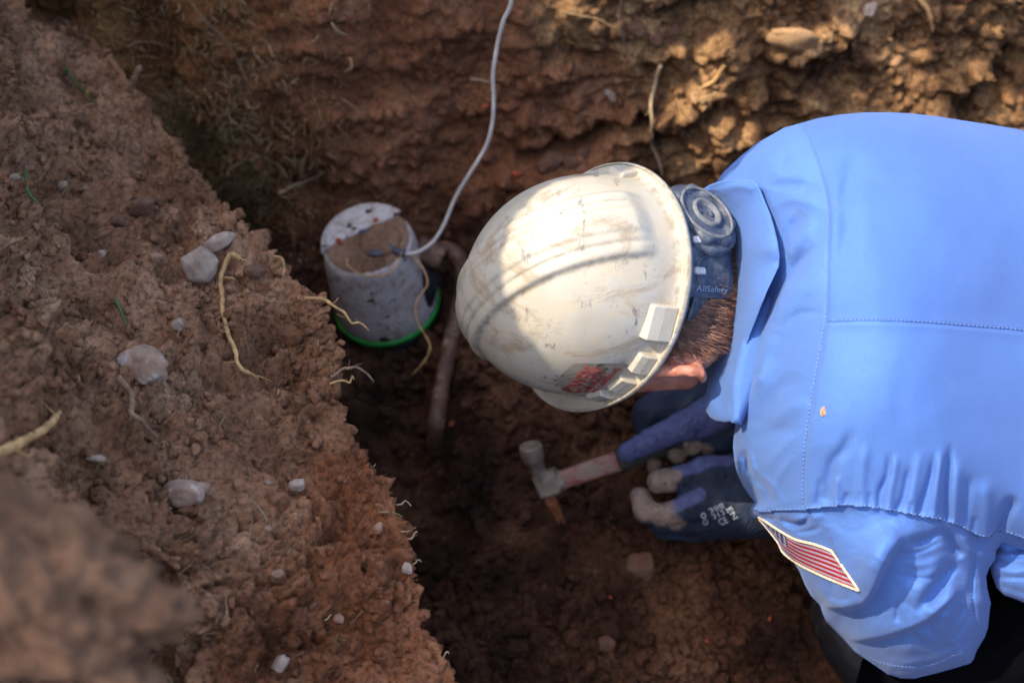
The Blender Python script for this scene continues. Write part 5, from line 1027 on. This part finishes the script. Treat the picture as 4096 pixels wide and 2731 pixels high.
for i in idx:
    ln = .006 + .022 * rng.random() ** 2; nn = unit(Nf[i]); d0 = unit(np.cross(nn, rng.normal(size=3)) + nn * .15); p_ = Pf[i] + nn * .0015; pts = [p_]
    for k_ in range(5): d0 = unit(d0 + rng.normal(size=3) * .35 - nn * .05); p_ = p_ + d0 * ln / 5; pts.append(p_)
    V_, Q_, T_ = tube_geo(pts, np.linspace(1, .5, 6) * (.0003 + .0007 * rng.random() ** 3), 4); g = rng.random(); bag.add(V_, Q_, T_, col=np.array([.16, .09, .05]) * (1 - g) + np.array([.48, .35, .18]) * g)
stuff(bag.build('root_fibres', m, origin=(0, 0, 0)), 'fine straw coloured root fibres in the near bank', 'roots')

def stone_mat(name, c1, c2, white=0.0):
    m, t, b = mat(name); c = ramp(t, noise(t, 60, 7, .65), [(.34, c1), (.64, c2)])
    if white: k_ = ramp(t, noise(t, 60, 6, .7), [(.60 - white, (0, 0, 0)), (.70 - white, (1, 1, 1))]); c = mixc(t, k_, c, (.50, .45, .42))
    t.links.new(c, b.inputs['Base Color']); b.inputs['Roughness'].default_value = .85; bump(t, b, noise(t, 200, 6, .7), .0012, .6); return m
M_st1 = stone_mat('beige_stone', (.26, .17, .12), (.46, .36, .28), .02); M_st2 = stone_mat('brown_stone', (.085, .038, .020), (.17, .085, .048)); M_st3 = stone_mat('crusted_stone', (.22, .13, .085), (.40, .27, .19), .07); M_st5 = stone_mat('sandy_stone', (.26, .14, .06), (.42, .26, .13)); M_st4 = stone_mat('pink_pebble', (.24, .12, .075), (.38, .22, .15)); M_wht = stone_mat('white_pebble', (.22, .15, .10), (.40, .31, .23))
def stone(px, py, on, w_px, asp, rot, mt, label, name='stone', seed=0, sink=.2, group=None, flat=.6):
    if w_px > 140 and on is on_bank: sink = -.55
    c0 = on(px, py, 0); Z_ = -w2c(c0)[2]; s_ = w_px / 2 / F * Z_; st = np.random.default_rng(seed); V_ = ICO4[0]; V_ = V_ * (1 + .22 * fbm(V_ * 1.3 + seed * 3.1, 3)[:, None])
    for _ in range(9):
        n_ = unit(st.normal(size=3)); h_ = V_ @ n_; V_ = V_ - np.clip(h_ - (.62 + st.random() * .25), 0, None)[:, None] * n_ * .85
    V_ = V_ * np.array([1, asp, flat]) * s_; V_ = V_ @ rotm((0, 0, 1), math.radians(rot)).T; V_ = V_ + (V_ / np.linalg.norm(V_, axis=1, keepdims=True)) * (s_ * .03 * fbm(V_ / s_ * 5, 3))[:, None]
    q = w2c(c0); q = q * (1 - ((s_ * flat * (1 - sink * 2)) * .6 + (.0055 if on is on_bank else .002)) / np.linalg.norm(q)); return tag(mesh(name, c2w(V_ + q), np.zeros((0, 4), int), mt, F3=ICO4[1]), label, 'stone' if name == 'stone' else name, group)
for a_ in ((808, 1045, 150, 1.05, 20, M_st1, 'large pale beige stone beside the bright yellow root', 3), (585, 1450, 230, .72, -12, M_st3, 'broad brown stone with white crust in the middle of the bank', 5), (750, 1968, 200, .62, 8, M_st3, 'blocky brown stone with a white broken end low on the bank', 8),
           (1190, 1955, 80, .7, 20, M_st1, 'small beige stone on the right of the bank with roots above it', 11), (630, 1022, 56, .8, 10, M_st4, 'small orange pink stone left of the large pale stone', 12), (1522, 2112, 52, .8, 60, M_st4, 'rounded pale pebble set in the red lower face', 13),
           (1112, 2298, 62, .55, 12, M_st4, 'flat pinkish pebble in the lower bank', 14), (1075, 2106, 34, .9, 0, M_st4, 'round pink pebble above the flat pinkish one', 15), (705, 1296, 60, .9, 30, M_wht, 'small white stone between the yellow root and the crusted stone', 16), (392, 1822, 90, .34, -5, M_wht, 'curved white shell like stone at the left of the bank', 17),
           (1640, 2262, 48, 1.1, 20, M_st1, 'pale pebble sitting right on the lower crest', 18), (1130, 2660, 90, .7, 40, M_st1, 'pale stone near the bottom edge of the bank', 19), (258, 742, 44, .8, 30, M_wht, 'white stone high on the far left of the bank', 20), (62, 700, 60, .6, 10, M_wht, 'pale stone at the left picture edge', 21),
           (560, 830, 110, .7, 30, M_st2, 'brown stone on the upper bank', 22), (470, 880, 80, .8, -20, M_st2, 'smaller brown stone left of the upper brown stone', 23), (880, 960, 130, .5, 25, M_st1, 'long pale slab on the bank crest above the large pale stone', 24), (1020, 1100, 90, .7, 0, M_st2, 'brown stone on the crest right of the yellow root top', 25),
           (1350, 2480, 50, .8, 15, M_st4, 'pink pebble near the lower end of the red face', 26), (415, 1020, 36, .9, 0, M_wht, 'tiny white stone left of the orange pink one', 27)):
    stone(a_[0], a_[1], on_bank, *a_[2:7], seed=a_[7])
for a_ in ((2195, 655, 130, .6, 28, M_st2, 'oval brown stone under the dark ledge of the back wall', 31), (2280, 640, 80, .8, 0, M_st2, 'round stone right of the oval one under the ledge', 32), (2330, 615, 66, .8, 50, M_st2, 'third stone under the dark ledge', 33), (3180, 160, 215, .42, -14, M_st5, 'long sunlit stone in the wall above the worker\'s back', 34),
           (2540, 115, 90, .7, -20, M_st2, 'grey brown stone in the wall near the top centre', 35), (2620, 150, 70, .9, 0, M_st2, 'smaller stone right of the grey brown one near the top', 36), (2700, 120, 60, .8, 30, M_st2, 'rounded stone in the shaded hollow near the top', 37), (2572, 2262, 150, .8, 10, M_st2, 'flat buried stone in the pit floor below the lower glove', 38),
           (2425, 2575, 90, .8, 20, M_st2, 'reddish stone on the pit floor near the bottom edge', 39), (2440, 385, 70, .6, -35, M_st1, 'pale flake of stone in the wall left of the long wavy root', 40), (3480, 40, 80, .7, 40, M_st1, 'light stone in the wall high above the shirt', 41)):
    stone(a_[0], a_[1], on_pit, *a_[2:7], seed=a_[7])
for k_, (x_, y_, s_, lb) in enumerate(((2068, 690, 44, 'brick chip on the wall above the hard hat'), (1250, 60, 22, 'brick chip near the top edge left of centre'), (1808, 1690, 34, 'brick chip on the floor right of the pipe end'), (2910, 2030, 0, ''), (2890, 2350, 40, 'brick chip on the floor left of the flag patch'), (2830, 2560, 30, 'brick chip on the floor near the boot'), (2440, 2390, 26, 'brick chip in the middle of the lower floor'), (1940, 430, 30, 'brick chip on the wall beside the cable'), (3080, 2480, 30, 'brick chip beside the boot'))):
    if s_: stone(x_, y_, on_pit, s_, .6, 30 * k_, M_brick, lb, 'brick_chip', 50 + k_, .1)
M_grass = plain('grass_blade', (.06, .13, .03), .6, var=.3); M_dry = plain('dry_leaf', (.48, .20, .05), .7)
root('grass_blade', [(272, 272), (300, 320), (345, 372), (385, 420)], on_bank, .0022, .0008, M_grass, 'green grass blade high on the bank near an orange leaf', .010, cat='grass')
root('grass_blade', [(450, 1190), (470, 1240), (500, 1310)], on_bank, .0020, .0008, M_grass, 'yellow green grass blade left of the bright yellow root', .006, cat='grass')
root('grass_blade', [(95, 690), (120, 760), (150, 810)], on_bank, .0022, .0010, M_grass, 'dark grass blade at the left edge of the bank', .008, cat='grass')
tag(mesh('dry_leaf', c2w(ICO2[0] * np.array([.0030, .0052, .0012]) + w2c(on_bank(350, 362, .012))), np.zeros((0, 4), int), M_dry, F3=ICO2[1]), 'small orange dry leaf lying by a green grass blade', 'leaf')

# ---- made-up tree out of view, its leaves set on the sun's path for shade
S1 = unit(np.cross(SUN, (0, 0, 1.0))); S2_ = np.cross(SUN, S1)
def sp2(Pw): return np.stack([np.asarray(Pw) @ S1, np.asarray(Pw) @ S2_], -1)
LIT = [([(2090, 640), (2045, 790), (2010, 860), (2040, 930), (2020, 1010), (2030, 1080), (2052, 1150), (2030, 1200), (2075, 1300), (2140, 1400), (2230, 1480), (2340, 1560), (2450, 1630), (2700, 1640), (2900, 1690), (2940, 1990), (3120, 2260), (3330, 2700), (6000, 3400), (6000, 0), (3900, 50), (2900, 300), (2400, 520)], 1.06),
       ([(2170, -60), (2470, -60), (2480, 90), (2410, 170), (2290, 190), (2220, 110)], 1.78), ([(2640, 460), (2760, 300), (2850, 140), (2930, 170), (3000, 330), (3010, 560), (2880, 700), (2700, 640)], 1.76), ([(3080, 120), (3330, 70), (3330, 190), (3120, 240)], 1.76),
       ([(3560, 240), (3700, 180), (3760, 460), (3600, 470)], 1.74), ([(3780, -60), (4200, -60), (4200, 120), (3960, 200), (3830, 90)], 1.76), ([(3950, 330), (4200, 250), (4200, 520), (3960, 480)], 1.74), ([(3300, 300), (3480, 250), (3520, 380), (3340, 400)], 1.74)]
polys = [sp2(wp([p_[0] for p_ in L_], [p_[1] for p_ in L_], Z_)) if Z_ < 1.5 else sp2([on_pit(*p_) for p_ in L_]) for L_, Z_ in LIT]
nl = 11500; _m = (_ok & (_qx > -200) & (_qx < 4350) & (_qy > -160) & (_qy < 2950) & ~((_qx > 3550) & (_qy > 1000))).ravel(); _mb = (np.broadcast_to((bcx > -250) & (bcy > -200) & (bcy < 2950), BK.shape[:2])).ravel()
src = np.vstack([PP.reshape(-1, 3)[rng.choice(np.nonzero(_m)[0], nl * 6 // 10)], BK.reshape(-1, 3)[rng.choice(np.nonzero(_mb)[0], nl * 4 // 10)]]); src = np.vstack([src, wp(rng.uniform(1780, 2420, 1500), rng.uniform(600, 1750, 1500), rng.uniform(1.03, 1.2, 1500)), wp(rng.uniform(-300, 900, 900), rng.uniform(1800, 2850, 900), rng.uniform(.40, .6, 900))]); tg = src + rng.normal(size=src.shape) * .03; nl = len(tg); zl = rng.uniform(1.75, 2.05, nl)
pos = tg + SUN * ((zl - tg[:, 2]) / SUN[2])[:, None]
q2 = sp2(pos); dmin = np.full(nl, 9.0)
for pl_ in polys: dmin = np.minimum(dmin, np.where(inside(q2[:, 0], q2[:, 1], pl_), 0, polydist(q2[:, 0], q2[:, 1], pl_, True)[0]))
rad = np.clip(dmin * .8, .008, .036); keep = (dmin > .004) & (pos[:, 2] > 1.6)
pos, rad = pos[keep], rad[keep]; bag = Bag(); LS = np.array([(0, -1), (.42, -.45), (.5, .1), (.3, .6), (0, 1), (-.3, .6), (-.5, .1), (-.42, -.45)])
for p_, r_ in zip(pos, rad):
    n_ = unit(SUN + rng.normal(size=3) * .38); a_ = unit(np.cross(n_, rng.normal(size=3))); b__ = np.cross(n_, a_); V_ = p_ + (LS[:, :1] * 1.5 * a_ + LS[:, 1:] * b__) * r_ * 1.1 + n_ * (np.abs(LS[:, :1]) * r_ * .2)
    bag.add(V_, Q=[[0, 1, 2, 7], [7, 2, 3, 6], [6, 3, 4, 5]])
M_leaf, t, b = mat('leaf'); lc = ramp(t, noise(t, 5, 4), [(.35, (.30, .26, .07)), (.55, (.50, .33, .10)), (.7, (.55, .24, .07))]); t.links.new(lc, b.inputs['Base Color']); b.inputs['Roughness'].default_value = .6
tr = N(t, 'ShaderNodeBsdfTranslucent'); t.links.new(lc, tr.inputs[0]); ms = N(t, 'ShaderNodeMixShader'); ms.inputs[0].default_value = .6; t.links.new(b.outputs[0], ms.inputs[1]); t.links.new(tr.outputs[0], ms.inputs[2]); t.links.new(ms.outputs[0], t.nodes['Material Output'].inputs[0]); M_bark = plain('bark', (.11, .08, .055), .9, var=.4, scale=25, bmp=.006)  # warm translucent leaves also add fill light to the shaded soil
BLOCK_TREE = empty('sun_block_tree', (-2.3, 1.6, .86)); tag(BLOCK_TREE, 'made-up leafy tree out of view, added to shade the left side of the pit', 'tree')
bag.build('crown', M_leaf, BLOCK_TREE)  # added leaves block the sun everywhere outside the lit polygons
tk = crom([(-2.3, 1.6, .80), (-2.27, 1.58, 1.3), (-2.2, 1.52, 1.9), (-2.05, 1.45, 2.6), (-1.95, 1.4, 3.2)], 10); tube('block_trunk', tk, np.linspace(.13, .05, len(tk)) * (1 + .08 * vnoise(tk * 6)), M_bark, BLOCK_TREE, 20)
for k_, e_ in enumerate(((-.9, .2, 1.95), (-.6, 1.2, 2.0), (.4, 1.9, 2.05), (-1.1, -.4, 1.9), (.2, .9, 2.15), (1.0, 1.5, 2.1))):
    s_ = tk[18 + k_ * 2]; e_ = np.array(e_) + SUN * 0; mid = (s_ + e_) / 2 + (0, 0, .18); bp = crom([s_, mid, e_], 12); tube('block_branch', bp, np.linspace(.035, .006, len(bp)), M_bark, BLOCK_TREE, 10)
